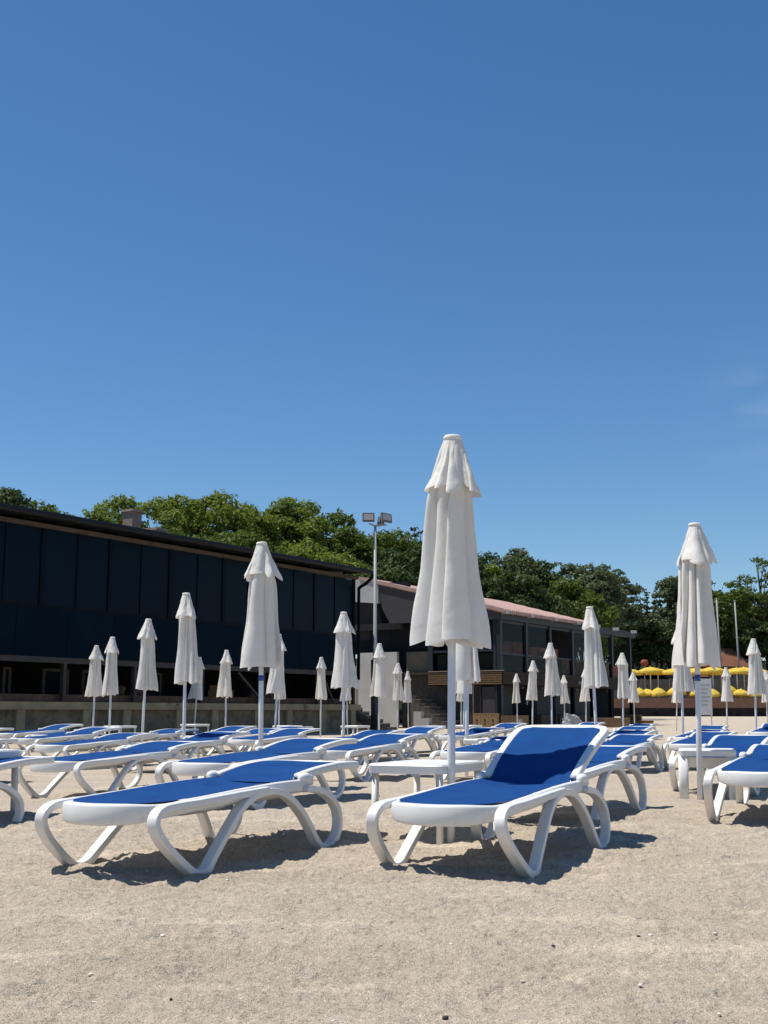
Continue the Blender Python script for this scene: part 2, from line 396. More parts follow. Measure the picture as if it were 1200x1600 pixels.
# shells and stones lying on the sand
rs_ = random.Random(3)
SH = [(817, 1535), (1118, 1471), (1117, 1522), (1132, 1519), (1168, 1525), (1000, 1543), (815, 1430), (1017, 1475), (705, 1484), (1062, 1474), (142, 1521), (148, 1555), (355, 1377), (70, 1400), (442, 1428), (440, 1436),
      (40, 1364), (453, 1378), (1028, 1446), (930, 1488), (254, 1472), (40, 1449), (1003, 1403), (890, 1420), (530, 1380), (520, 1588), (1124, 1589), (36, 1538), (230, 1364), (1178, 1448)]
for i, (px, py) in enumerate(SH):
    x, y, _ = onz(px, py, 0); s = rs_.uniform(.0035, .006) * (1.5 if i in (0, 1, 2, 10) else 1)
    b = MB().ball((0, 0, 0), (s * 1.5, s, s * .55), 9, 6)
    b.v = [(p[0] + .3 * p[1], p[1], p[2] + .25 * p[0] * p[0] / s) for p in b.v]
    o = b.build('shell', 'shell_white', smooth=True, loc=(x, y, gz(x, y) + s * .35)); o.rotation_euler = (rs_.uniform(-.4, .4), rs_.uniform(-.3, .3), rs_.uniform(0, 6))
    tag(o, 'tiny chalk white shell fragment lying loose on the open sand', 'shell', 'shell fragments scattered on the sand')
for i, (px, py) in enumerate([(696, 1583), (865, 1487), (1164, 1564), (1186, 1569), (998, 1482), (852, 1592), (267, 1567), (441, 1466)]):
    x, y, _ = onz(px, py, 0); s = rs_.uniform(.003, .0055) * (1.7 if i == 0 else 1)
    b = MB().ball((0, 0, 0), (s * 1.4, s, s * .8), 7, 5)
    b.v = [tuple(c * rs_.uniform(.8, 1.2) for c in p) for p in b.v]
    o = b.build('pebble', 'pebble_dark', smooth=True, loc=(x, y, gz(x, y) + s * .4)); o.rotation_euler = (0, 0, rs_.uniform(0, 6))
    tag(o, 'small dark brown pebble lying loose on the open sand', 'pebble', 'dark pebbles scattered on the sand')

# ---------------------------------------------------------------- sun lounger
def side_leg(sx):
    P = [(.68, .360), (.45, .352), (.2, .342), (0, .334), (-.18, .331), (-.32, .322), (-.395, .288), (-.395, .235), (-.33, .170), (-.21, .094), (-.105, .036), (-.045, .011), (.012, .005), (.062, .020), (.105, .055),
         (.16, .10), (.29, .20), (.42, .288), (.56, .338), (.72, .352), (.87, .322), (1.00, .245), (1.09, .155), (1.165, .06), (1.225, .012), (1.30, .010),
         (1.39, .045), (1.455, .125), (1.45, .215), (1.37, .285), (1.26, .325), (1.10, .345)]
    P = [(y * (.80 if y < 0 else 1), z) for y, z in P]
    pts = crom([(sx * (.318 + .042 * max(0, 1 - z / .355)), y, z) for y, z in P], 7)
    return MB().sweep(pts, .056, lambda t: .037 + .012 * math.exp(-((t - .39) / .06) ** 2), (1, 0, 0), n=20, e=.27)

RING = [(x * .968, y * (.82 if y < 0 else 1)) for x, y in [(.303, 1.13), (.304, .85), (.304, .5), (.304, .2), (.302, 0), (.291, -.14), (.264, -.255), (.205, -.352), (.11, -.412), (0, -.432)]]
def ring_z(y):
    t = min(1, max(0, (1.0 - y) / 1.35)); return .362 - .046 * (t * t * (3 - 2 * t))
def make_lounger():
    root = empty('sun_lounger', (0, 0, 0))
    pts = RING + [(-x, y) for x, y in RING[-2::-1]]
    pth = crom([(x, y, ring_z(y) - .017 * max(0, -y / .35)) for x, y in pts], 6)
    MB().sweep(pth, lambda t: .064 + .036 * math.exp(-((t - .5) / .15) ** 4), lambda t: .042 + .016 * math.exp(-((t - .5) / .12) ** 2), (0, 0, 1), n=14, e=.42).build('seat_frame', 'white_plastic', root, True)
    for sx in (-1, 1): side_leg(sx).build('side_leg', 'white_plastic', root, True)
    # woven seat
    b = MB(); NX, NY = 16, 44; rows = []
    for j in range(NY + 1):
        y = -.326 + (1.155 + .326) * j / NY
        hw = .281 if y > 0 else .281 * (max(0, 1 - (-y / .327) ** 2.5)) ** .45
        hw = max(hw, .004)
        rows.append([(hw * (2 * i / NX - 1), y, ring_z(y) + .0335 - .003 * math.exp(-((y + .36) / .12) ** 2) - (.020 - .008 * math.cos(y * 3)) * (1 - (2 * i / NX - 1) ** 2) * min(1, hw / .28)) for i in range(NX + 1)])
    b.v = [p for r in rows for p in r]
    b.f = [(j * (NX + 1) + i, j * (NX + 1) + i + 1, (j + 1) * (NX + 1) + i + 1, (j + 1) * (NX + 1) + i) for j in range(NY) for i in range(NX)]
    b.build('seat_sling', 'blue_sling', root, True)
    # ribbed trays under the seat
    for y0, y1 in ((.12, .52), (.66, 1.16)):
        b = MB()
        for k in range(7):
            y = y0 + (y1 - y0) * (k + .5) / 7
            e = math.sin(math.pi * (k + .5) / 7)
            b.sweep(crom([(x, y, ring_z(y) - .028 - (.024 + .030 * e) * (1 - (x / .29) ** 2)) for x in (-.285, -.2, -.1, 0, .1, .2, .285)], 3), (y1 - y0) / 7.4, .022, (0, 1, 0), n=8)
        b.build('rib_tray', 'white_plastic', root, True)
    MB().sweep([(-.31, 1.20, .335), (0, 1.20, .33), (.31, 1.20, .335)], .03, .03, (0, 1, 0), n=8).build('cross_bar', 'white_plastic', root, True)
    # backrest: turns about the pivot
    BR = [(.262, .0), (.268, .2), (.276, .45), (.281, .62), (.270, .705), (.225, .742), (.11, .752), (0, .755)]
    pts = BR + [(-x, y) for x, y in BR[-2::-1]]
    bz = lambda y: .022 - .012 * (y / .75) ** 3 + .018 * math.sin(y / .75 * math.pi)
    br = MB().sweep(crom([(x, y, bz(y)) for x, y in pts], 6), .046, .050, (0, 0, 1), n=14, e=.45)
    br.sweep([(-.26, .10, -.012), (0, .10, -.030), (.26, .10, -.012)], .03, .03, (0, 1, 0), n=8)
    bo = br.build('backrest', 'white_plastic', root, True); bo.location = (0, 1.128, .382)
    b = MB(); NX, NY = 16, 22; rows = []
    for j in range(NY + 1):
        y = -.050 + .780 * j / NY
        hw = .243 + .02 * y if y < .66 else (.243 + .02 * y) - .06 * ((y - .66) / .07) ** 2.2
        rows.append([(hw * (2 * i / NX - 1), y, bz(y) + .0195 - .034 * math.exp(-j / 1.6) - .020 * (1 - (2 * i / NX - 1) ** 2) * math.sin(math.pi * (.12 + .82 * j / NY))) for i in range(NX + 1)])
    b.v = [p for r in rows for p in r]
    b.f = [(j * (NX + 1) + i, j * (NX + 1) + i + 1, (j + 1) * (NX + 1) + i + 1, (j + 1) * (NX + 1) + i) for j in range(NY) for i in range(NX)]
    b.build('backrest_sling', 'blue_sling', bo, True)
    for sx in (-1, 1):
        k = MB().ball((sx * .306, 1.125, .402), (.032, .056, .030), 16, 10, .8)
        k.sweep([(sx * .300, 1.10, .37), (sx * .302, 1.14, .385), (sx * .298, 1.20, .388)], .05, .06, (1, 0, 0), n=10)
        k.build('pivot_knob', 'white_plastic', root, True)
    return root

HEAD = .449
lounger0 = make_lounger(); used_l = [False]; LOUNGERS = []
def place_lounger(vx, vy, label, tilt=.075, head=HEAD, dz=0):
    """vx, vy: where the V of its right-hand leg touches the sand"""
    o = lounger0 if not used_l[0] else copy_tree(lounger0); 
    if not used_l[0]: KIDS[o.name] = kids(o); [KIDS.__setitem__(c.name, kids(c)) for c in KIDS[o.name]]
    used_l[0] = True
    cx, cy = vx - .355 * math.cos(head), vy + .355 * math.sin(head)
    mx, my = cx + .6 * math.sin(head), cy + .6 * math.cos(head)
    o.location = (cx, cy, .5 * (gz(cx, cy) + gz(mx, my)) - .012 + dz); o.rotation_euler = (0, 0, -head)
    tag(o, label, 'sun lounger', 'white and blue sun loungers set out on the sand'); LOUNGERS.append((o, tilt, mx, my))
    for c in kids(o):
        if c.name.split('.')[0] == 'backrest': c.rotation_euler = (tilt, 0, 0)
    return o

# ---------------------------------------------------------------- closed umbrella
def lerp_tab(T, x):
    for (a, va), (b, vb) in zip(T, T[1:]):
        if x <= b: return va + (vb - va) * (x - a) / (b - a)
    return T[-1][1]
TOP = 2.42
BODY = [(.03, .050), (.10, .075), (.28, .118), (.42, .136), (.65, .146), (.83, .160), (1.0, .182), (1.15, .203), (1.26, .212)]
FLAP = [(.028, .052), (.08, .070), (.15, .095), (.25, .135), (.33, .170), (.37, .182)]
def make_canopy(seed, nt=144, nz=48):
    """folded cloth: gores of uneven width whose folds lean over one another and swirl towards the hem"""
    r_ = random.Random(seed); G = 8
    sw = r_.choice((-1, 1)) * r_.uniform(.25, .75)
    def surf(tab, d0, d1, fold, sc, swirl, wob, power):
        wd = [r_.choice((.5, .8, 1.1, 1.7)) * r_.uniform(.85, 1.15) for _ in range(G)]; tot = sum(wd); edge = [0]
        for q in wd: edge.append(edge[-1] + q / tot)
        amp = [r_.choice((.62, .85, 1.0, 1.12, 1.22)) for _ in range(G)]; s0 = [r_.uniform(-.5, .5) for _ in range(G)]; s1 = [sw + r_.uniform(-.45, .45) for _ in range(G)]
        lowd = [r_.uniform(-.02, .035) for _ in range(G)]; cr = [r_.uniform(0, 6.28) for _ in range(G)]
        lob, lo2, lo3 = (r_.uniform(0, 6.28) for _ in range(3)); rot = r_.uniform(0, 1)
        b = MB(); rows = []
        for j in range(nz + 1):
            t = j / nz; row = []
            for i in range(nt):
                a = i / nt; g = 0
                while a >= edge[g + 1] - 1e-9 and g < G - 1: g += 1
                fr = (a - edge[g]) / (edge[g + 1] - edge[g]); c = math.sin(math.pi * fr) ** power
                env = min(1, t * 2.6 + .10)
                d = d0 + (d1 - d0) * t + t ** 3 * (sc * (c ** .5 - .5) + lowd[g] * c)
                rad = lerp_tab(tab, min(max(d, tab[0][0]), tab[-1][0]))
                rr = rad * (1 - fold * env * (1 - c * amp[g]))
                rr *= 1 + .09 * t * math.sin(12.566 * a + lob) + .06 * math.sin(6.283 * a + lo2 + 1.6 * t)
                rr *= 1 + .012 * env * c * math.sin(fr * 9.4 + 3 * t + cr[g]) + .014 * env * c * math.sin(fr * 3.1 + 17 * t + cr[g] * 2) + .007 * env * math.sin(fr * 14 - 38 * t + cr[g] * 3) * max(0, math.sin(6 * t + cr[g]))
                lean = (s0[g] + s1[g] * t) * c * env * (edge[g + 1] - edge[g])
                th = (a + rot + lean + swirl * t * t * math.sin(6.283 * a + lo3)) * 6.2832
                row.append((rr * math.cos(th) + wob * t * math.cos(lob), rr * math.sin(th) + wob * t * math.sin(lob), TOP - d))
            rows.append(row)
        return b.rings(rows, cap=False)
    return surf(BODY, .03, 1.245, .46, .040, .035, .018, .8), surf(FLAP, .028, .335, .30, .055, .012, .0, .85)
def make_umbrella(seed, tape=False, detail=1):
    root = empty('beach_umbrella', (0, 0, 0))
    MB().tube([(0, 0, -.3), (0, 0, .6), (0, 0, 2.40)], .0235, 16).build('pole', 'white_enamel', root, True)
    body, flap = make_canopy(seed, 144 if detail else 112, 48 if detail else 32)
    cb = body.build('canopy', 'canvas', root, True); vf = flap.build('vent_flap', 'canvas', cb, True)
    MB().tube([(0, 0, TOP - .034), (0, 0, TOP - .03), (0, 0, TOP - .012), (0, 0, TOP - .004), (0, 0, TOP)], [.050, .056, .055, .047, .025], 20).build('cap', 'canvas_hem', root, True)
    MB().tube([(0, 0, 1.19), (0, 0, 1.215), (0, 0, 1.25)], [.03, .036, .034], 14).build('runner', 'white_enamel', root, True)
    if tape: MB().tube([(0, 0, 1.03), (0, 0, 1.085)], .0252, 16).build('tape_band', 'blue_tape', root, True)
    return root
UPROTO = [make_umbrella(s, tp, d) for s, tp, d in ((21, False, 1), (5, True, 1), (33, True, 1), (8, False, 0), (14, False, 0), (27, False, 0))]
for u in UPROTO:
    KIDS[u.name] = kids(u)
    for c in KIDS[u.name]: KIDS[c.name] = kids(c)
UUSED = [False] * len(UPROTO)
def place_umbrella(tx, ty, bx, k, label, rz, D=None, tz=TOP, fit=False):
    """tip seen at photo pixel tx, ty; bx = column where its pole meets the sand"""
    X, Y, _ = onz(tx, ty, tz) if D is None else at(tx, ty, D)
    u = (bx - 600) / F * CT; bX = u * Y * 1.0
    o = UPROTO[k] if not UUSED[k] else copy_tree(UPROTO[k]); UUSED[k] = True
    z0 = gz(bX, Y)
    d = Vector((X - bX, 0, tz)); q = Vector((0, 0, 1)).rotation_difference(d.normalized())
    o.rotation_mode = 'XYZ'; o.rotation_euler = (q.to_matrix() @ Matrix.Rotation(rz, 3, 'Z')).to_euler()
    o.location = (bX, Y, z0 + (tz - TOP))
    if fit: k_ = (at(tx, ty, D)[2] - z0) / TOP; o.scale = (k_, k_, k_)
    tag(o, label, 'beach umbrella', 'closed cream beach umbrellas'); return o, bX, Y

UM = [  # tip x, tip y, pole foot x, prototype, turn, distance (when the tip is hidden), label
 (707, 680, 703, 0, 1.10, 7.38, 'largest closed cream umbrella, beside the lounger with the raised back'),
 (1085, 817, 1088, 1, 2.3, 10.95, 'closed umbrella with blue tape on its pole, by the side table with wide legs'),
 (409, 853, 409, 2, .5, None, 'closed umbrella with blue tape on its pole, rising between two flat loungers'),
 (291, 928, 289, 3, 1.9, None, 'closed umbrella leaning slightly before the dark glazed building, second tallest against it'),
 (232, 967, 223, 4, 4.0, None, 'closed umbrella with tilted pole before the third glazed bay of the dark building'),
 (176, 995, 172, 5, .9, None, 'closed umbrella overlapping the smallest umbrella before the dark building'),
 (151, 1008, 146, 3, 3.3, None, 'small closed umbrella partly covered by its neighbour before the dark building'),
 (354, 1016, 353, 4, 5.1, None, 'small closed umbrella standing alone before the propped lower storey'),
 (312, 1026, 303, 5, 2.2, None, 'small closed umbrella half hidden behind a leaning umbrella by the dark building'),
 (436, 991, 430, 4, .3, None, 'closed umbrella half hidden behind the taped umbrella at the dark building'),
 (437, 1026, 436, 3, 1.2, 38, 'small closed umbrella hidden but for its hem behind two others'),
 (502, 1027, 501, 5, 3.9, None, 'small closed umbrella standing alone at the end bay of the dark building'),
 (537, 957, 537, 3, 2.8, None, 'closed umbrella standing before the corner downpipe of the dark building'),
 (541, 1036, 543, 4, .7, 42, 'small closed umbrella peeping out beneath the one at the corner downpipe'),
 (593, 1005, 592, 5, 1.5, None, 'closed umbrella before the floodlight mast and the pale wall'),
 (622, 1036, 621, 4, 2.6, None, 'taller of two small umbrellas touching each other before the stone stairs'),
 (637, 1049, 638, 3, 4.4, None, 'shorter of two small umbrellas touching each other before the stone stairs'),
 (731, 958, 728, 3, 5.4, 15.2, 'closed umbrella half hidden behind the largest umbrella, pole beside its pole'),
 (727, 1004, 724, 5, 1.1, 24.7, 'closed umbrella hidden but for its hem behind the largest umbrella'),
 (721, 1047, 720, 4, 3.0, 47, 'tiny closed umbrella showing only a hem under those behind the largest one'),
 (807, 1053, 808, 5, .2, None, 'tiny closed umbrella before the shuttered bar beside the printed cartons'),
 (833, 1032, 831, 3, 3.7, None, 'small closed umbrella before the dark doorway of the timber restaurant'),
 (860, 1004, 862, 4, 2.0, None, 'closed umbrella before the middle windows of the timber restaurant'),
 (881, 1055, 882, 5, 4.9, None, 'tiny closed umbrella beside the crumpled plastic heap at the restaurant'),
 (921, 948, 932, 3, 1.4, None, 'tall closed umbrella standing before the end bays of the timber restaurant'),
 (915, 1042, 915, 4, .5, 46, 'small umbrella showing only its hem beneath the tall one at the restaurant'),
 (972, 1020, 973, 5, 2.9, None, 'closed umbrella at the far corner post of the timber restaurant'),
 (989, 1050, 991, 3, 5.8, None, 'tiny closed umbrella beside the restaurant, below the yellow parasols'),
 (1062, 987, 1066, 4, 3.4, 23.5, 'closed umbrella half hidden behind the taped umbrella before the yellow parasols'),
 (1058, 1046, 1056, 5, .8, 50, 'tiny closed umbrella showing its hem beneath the one behind the taped umbrella'),
 (1134, 1043, 1135, 3, 2.4, None, 'small closed umbrella alone before the black retaining wall'),
 (1177, 998, 1180, 4, 1.7, None, 'closed umbrella before the yellow parasols and the second flagpole'),
 (1196, 1048, 1198, 5, 5.0, None, 'tiny closed umbrella cut by the picture edge behind a bigger one'),
]
UPOS = []
for tx, ty, bx, k, rz, D, lab in UM:
    o, X0, Y0 = place_umbrella(tx, ty, bx, k, lab, rz, D, fit=(tx in (707, 1085))); UPOS.append((X0, Y0, lab))

# loungers one can tell apart: where the outer V leg stands, tilt of the backrest
LG = [
 (-.890, 6.00, .069, .4445, 'flat white and blue lounger closest to the camera, beside the side table'),
 (.700, 6.06, .383, .437, 'white and blue lounger with its back raised high and a shadow on it'),
 (-.99, 9.63, .10, HEAD, 'flat lounger behind the closest flat one, at the taped umbrella pole'),
 (-2.50, 11.05, .075, HEAD, 'flat lounger third from the camera in the file before the glazed building'),
 (-2.63, 15.81, .10, HEAD, 'lounger at the foot of the leaning umbrella before the dark building'),
 (-4.16, 17.07, .08, HEAD, 'lounger between the leaning umbrella and the third glazed bay'),
 (-6.18, 23.91, .09, HEAD, 'lounger at the pole of the umbrella that overlaps the smallest one'),
 (-4.34, 22.31, .06, HEAD, 'lounger behind the tilted pole of the umbrella at the third glazed bay'),
 (-3.33, 23.49, .12, HEAD, 'lounger with slightly lifted back behind the leaning umbrella'),
 (-2.49, 21.58, .07, HEAD, 'lounger seen beyond the taped pole, in front of the propped storey'),
 (-1.83, 19.64, .11, HEAD, 'lounger before the umbrella at the corner downpipe, on its glazed-building side'),
 (-.22, 13.46, .10, HEAD, 'lounger behind the side table, its head pointing at the largest umbrella'),
 (-.40, 18.53, .09, HEAD, 'lounger before the floodlight mast umbrella, beyond the side table'),
 (.38, 20.89, .12, HEAD, 'lounger touching the line of the largest umbrella pole, below the stairs'),
 (1.37, 8.27, .08, HEAD, 'lounger just behind the one with the raised back'),
 (1.28, 13.6, .08, HEAD, 'lounger seen foot first between the largest umbrella pole and the raised back'),
 (3.12, 15.42, .08, HEAD, 'lounger behind the raised back, head towards the taped umbrella pole'),
 (2.92, 8.32, .075, .43, 'lounger cut by the picture edge in front of the wide-legged table'),
 (3.44, 11.55, .13, HEAD, 'lounger behind the wide-legged table, its foot end beyond the tabletop'),
 (-3.08, 7.1, .10, HEAD, 'lounger at the picture edge showing only its head end and rear leg'),
 (-4.88, 12.3, .08, HEAD, 'lounger at the picture edge behind the one showing only a head end'),
 (-7.9, 22.2, .08, HEAD, 'lounger at the picture edge below the wall of the dark building'),
 (4.55, 16.8, .09, HEAD, 'lounger behind the wide-legged table, nearer the yellow parasols'),
]
for vx, vy, tl, hd, lab in LG: place_lounger(vx, vy, lab, tl, hd)
have = [(a[0], a[1]) for a in LG]
rl = random.Random(5)
for X0, Y0, lab in UPOS:
    if Y0 < 18: continue
    for s, (dx, dy), side in ((0, (-1.27, -1.45), 'building'), (1, (.22, -1.45), 'open-sand')):
        vx, vy = X0 + dx + rl.uniform(-.12, .12), Y0 + dy + rl.uniform(-.35, .25)
        if any(abs(vx - a) < 1.0 and abs(vy - b) < 2.0 for a, b in have): continue
        if vy > (26 if vx < 0 else 33.5): continue
        have.append((vx, vy))
        short = lab.split(',')[0].replace('closed ', '').replace('cream ', '')
        ws = ('%s-side lounger of the %s' % (side, short)).split()
        place_lounger(vx, vy, ' '.join(ws[:16]), rl.uniform(.04, .14), HEAD + rl.uniform(-.05, .05))

# ---------------------------------------------------------------- side tables
def table(legw):
    r = empty('side_table', (0, 0, 0)); S = .245
    def rr(z, s, c=.035, n=5):
        o = []
        for sx, sy, a0 in ((1, 1, 0), (-1, 1, 90), (-1, -1, 180), (1, -1, 270)):
            for k in range(n): a = R(a0 + 90 * k / (n - 1)); o.append((sx * (s - c) + c * math.cos(a), sy * (s - c) + c * math.sin(a), z))
        return o
    MB().rings([rr(.372, S - .006), rr(.372, S), rr(.418, S + .003), rr(.428, S - .004), rr(.430, S - .02), rr(.426, S - .04)]).build('tabletop', 'white_plastic', r)
    for sx in (-1, 1):
        for sy in (-1, 1):
            p = [(sx * (S - .035), sy * (S - .035), .374), (sx * (S - .03), sy * (S - .03), -.08)]
            MB().sweep(p, legw, .034 if legw < .05 else .05, (1, 0, 0), n=12, e=.6).build('leg', 'white_plastic', r, True)
    return r
TB = [  # x, y, wide legs, label
 (.32 - .225 * math.cos(HEAD) + .355 * math.sin(HEAD), 7.30 + .225 * math.sin(HEAD) + .355 * math.cos(HEAD), 0, 'white oblong plastic side table touching the largest umbrella pole'),
 (2.93, 11.25, 1, 'white side table with wide flat legs behind the taped umbrella pole'),
 (-2.98, 8.75, 0, 'white side table at the picture edge, only its corner visible'),
 (1.34, 15.4, 0, 'white side table beside the lounger seen foot first'),
 (-8.45, 33, 0, 'white side table against the retaining wall, farthest along the dark building'),
 (-6.45, 30.2, 0, 'white side table by the wall, next to the two overlapping umbrellas'),
 (-5.05, 33, 0, 'white side table by the wall at the leaning umbrella'),
 (-2.42, 31, 0, 'white side table by the wall near the end-bay umbrella'),
 (-.72, 31, 0, 'white side table before the ramp rail and first stairs'),
 (2.12, 31, 0, 'white side table before the printed cartons'),
]
tp = [table(.036), table(.085)]; tu = [False, False]
for t in tp: KIDS[t.name] = kids(t); [KIDS.__setitem__(c.name, []) for c in KIDS[t.name]]
Y_LONG = lambda y: y < 8
for x, y, k, lab in TB:
    o = tp[k] if not tu[k] else copy_tree(tp[k]); tu[k] = True
    o.location = (x, y, gz(x, y) + .004); o.rotation_euler = (0, 0, -HEAD + (.22 if k else 0))
    if Y_LONG(y): o.scale = (1, 1.46, 1)
    tag(o, lab, 'side table', 'white plastic side tables')

# ---------------------------------------------------------------- long dark glazed building
BR_ = R(58.07)                               # local +x runs away from the camera along the front, +y goes inwards
B1 = empty('glazed_building', (-1.10, 48.15, 0), BR_, 'long black building with dark glass upper storey above a concrete wall', 'building')
XL = -34.0
BAY = 2.69
posts = [-.10] + [-.10 - BAY * k - (0 if k else 0) for k in range(1, 13)]
MB().box(XL, -.02, .12, 10, 2.32, 5.9).box(XL, -.02, 3.0, 10, .9, 2.3).box(-.16, -.03, .3, 3.0, .9, 2.3).build('wall', 'interior_dark', B1)
b = MB()
for k in range(12):
    x1, x0 = posts[k], posts[k + 1]; xm = (x0 + x1) / 2
    for a, c in ((x0 + .05, xm - .02), (xm + .02, x1 - .05)): b.box(a, c, .055, .075, 3.75, 5.93)
b.build('glazing', 'dark_navy_glass', B1)
b = MB()
for k in range(12):
    x1, x0 = posts[k], posts[k + 1]; xm = (x0 + x1) / 2
    b.box(xm - .02, xm + .02, .03, .10, 3.75, 5.93)
b.box(XL, 0, .02, .11, 3.66, 3.75)
b.build('glazing_frame', 'black_frame', B1)
for k in range(13):
    x = posts[k]; MB().box(x - .07, x + .07, .018, .115, 3.668, 6.08).build('upper_post', 'black_frame', B1)
b = MB()
for k in range(18):                                                                  # cladding boards, small joints
    x = -.03 - k * 1.9
    b.box(max(x - 1.885, XL), x, .0, .05, 2.30, 3.655)
b.build('cladding_panel', 'navy_panel', B1)
MB().box(XL, .02, -.05, .09, 5.945, 6.07).build('eaves_board', 'soffit_board', B1)
MB().prism([(XL, -.62, 6.20), (XL, -.55, 6.33), (XL, 10.3, 7.1), (XL, 10.3, 6.9), (XL, -.3, 6.18)], (-XL + .18, 0, 0)).build('roof', 'roof_black', B1)
for k in range(27): x = -.5 - k * 1.25; MB().bar((x, -.56, 6.17), (x, .3, 6.19), .07, .10).build('rafter', 'roof_black', B1)
gp = [(-.66, 6.25), (-.78, 6.25), (-.80, 6.18), (-.74, 6.115), (-.66, 6.12)]
MB().prism([(XL, y, z) for y, z in gp], (-XL + .22, 0, 0)).build('gutter', 'roof_black', B1)
MB().tube(crom([(.05, -.72, 6.16), (.05, -.70, 6.0), (.02, -.45, 5.78), (.0, -.16, 5.62), (-.0, -.12, 5.4), (0, -.12, 3.8), (0, -.12, 2.0)], 5), .065, 10).build('downpipe', 'black_frame', B1, True)
# lower storey: posts, lintel, low brick wall, windows behind, clutter
MB().box(XL, 0, -.02, .14, 2.14, 2.30).build('lintel', 'steel_post', B1)
lx = [-.3, -4.6, -8.3, -11.9, -15.2, -18.4, -21.6, -25, -28.5, -32]
LP = []
for x in [-.12, -2.55, -5.9, -9.2, -12.35, -15.25, -18.1, -21, -24, -27]:
    MB().box(x - .06, x + .06, -.015, .125, 1.06, 2.14).build('lower_post', 'steel_post', B1)
b = MB()
b.box(XL, -.2, .25, .45, 1.05, 1.26)
b.build('parapet_brick', 'old_brick', B1)
MB().bar((-7.3, .05, 2.1), (-5.95, .0, 1.1), .08, .08).build('prop_strut', 'steel_post', B1); MB().bar((-2.2, .05, 2.1), (-1.5, .02, 1.1), .07, .07).build('prop_strut', 'steel_post', B1)
for x, wd in ((-14.6, 1.05), (-13.0, .45), (-17.6, 1.0), (-16.1, .3), (-20.1, 1.1), (-10.4, 1.0)):
    f = MB()
    f.box(x, x + .09, 1.6, 1.68, 1.2, 2.05).box(x + wd - .09, x + wd, 1.6, 1.68, 1.2, 2.05).box(x + .09, x + wd - .09, 1.6, 1.68, 1.97, 2.05).box(x + .09, x + wd - .09, 1.6, 1.68, 1.2, 1.28)
    f = f.build('window', 'steel_post', B1)
    MB().box(x + .09, x + wd - .09, 1.63, 1.65, 1.28, 1.97).build('pane', 'navy_panel', f)
bw = empty('concrete_retaining_wall', (-1.10, 48.15, 0), BR_, 'stained concrete wall with piers and a ledge beneath the dark glazed building', 'retaining wall')
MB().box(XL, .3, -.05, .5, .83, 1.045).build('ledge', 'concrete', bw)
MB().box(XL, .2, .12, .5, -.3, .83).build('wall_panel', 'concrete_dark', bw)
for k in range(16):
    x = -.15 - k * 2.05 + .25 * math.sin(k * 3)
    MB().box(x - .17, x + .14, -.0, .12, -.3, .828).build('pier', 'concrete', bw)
# clutter on the ledge behind the posts
tag(MB().box(0, .9, 0, .5, 0, .45).box(.1, .6, .02, .5, .452, .62).build('carton', 'cardboard', loc=Vector(B1.location) + Matrix.Rotation(BR_, 3, 'Z') @ Vector((-7.5, .6, 1.05)), rotz=BR_ + .2), 'brown carton stored under the dark building behind the ledge', 'carton')
rc = random.Random(9)
for i, x in enumerate((-22.2, -11.7, -5.2)):
    b = MB()
    for k in range(16): b.ball((rc.uniform(-.6, .6), rc.uniform(-.12, .12), rc.uniform(.06, .42)), (rc.uniform(.09, .16),) * 3, 8, 6)
    o = b.build('flower_trough', 'old_brick', smooth=True, loc=Vector(B1.location) + Matrix.Rotation(BR_, 3, 'Z') @ Vector((x, .75, 1.05)), rotz=BR_)
    tag(o, 'dim reddish bundle lying in the %s opening under the dark building' % ('farthest leftward', 'carton-side', 'propped')[i], 'bundle')
for px, py, D, wd, ht, capn in ((207, 797, 47, .48, 1.6, 1), (244, 826, 50.5, .55, .8, 0)):
    X0, Y0, Z0 = at(px, py, D)
    c = empty('chimney', (X0, Y0, Z0 - ht), BR_, ('tall brick chimney with a capping slab on the dark roof', 'low brick chimney stub on the dark roof')[1 - capn], 'chimney')
    MB().prism([(-wd / 2 * 1.06, -wd / 2 * 1.06, -.6), (wd / 2 * 1.06, -wd / 2 * 1.06, -.6), (wd / 2 * 1.06, wd / 2 * 1.06, -.6), (-wd / 2 * 1.06, wd / 2 * 1.06, -.6)], (0, 0, ht + .5)).build('stack_body', 'chimney_brick', c)
    MB().box(-wd / 2 - .07, wd / 2 + .07, -wd / 2 - .07, wd / 2 + .07, ht - .1, ht).build('capping', 'chimney_cap', c)

# ---------------------------------------------------------------- timber restaurant
C2 = Vector((5.13, 56.4, 0))
B2 = empty('timber_restaurant', C2, BR_, 'dark two storey restaurant with glazed veranda and pinkish tiled roof', 'building')
def loc2(x, y, z): return C2 + Matrix.Rotation(BR_, 3, 'Z') @ Vector((x, y, z))
# roof: tiled slope with corrugation towards the eave
rt = MB()
A_, B_, R2_, R1_ = Vector((-.35, -.62, 5.42)), Vector((10.2, -.62, 5.42)), Vector((15.6, 7.3, 7.36)), Vector((-.35, 7.3, 7.36))
NU, NV = 90, 12; n0 = len(rt.v); g = []
for j in range(NV + 1):
    for i in range(NU + 1):
        u, v = i / NU, j / NV
        p = A_.lerp(B_, u).lerp(R1_.lerp(R2_, u), v); p.z += .035 * math.cos(u * NU * math.pi * .5 * 2) + .02 * ((j % 2) - .5)
        g.append(tuple(p))
g2 = [(x, y, z - .16) for x, y, z in g]; N = len(g)
fs = []
for j in range(NV):
    for i in range(NU):
        a = j * (NU + 1) + i; q = (a, a + 1, a + NU + 2, a + NU + 1); fs.append(q); fs.append(tuple(k + N for k in q[::-1]))
bd = [i for i in range(NU + 1)] + [j * (NU + 1) + NU for j in range(1, NV + 1)] + [NV * (NU + 1) + i for i in range(NU - 1, -1, -1)] + [j * (NU + 1) for j in range(NV - 1, 0, -1)]
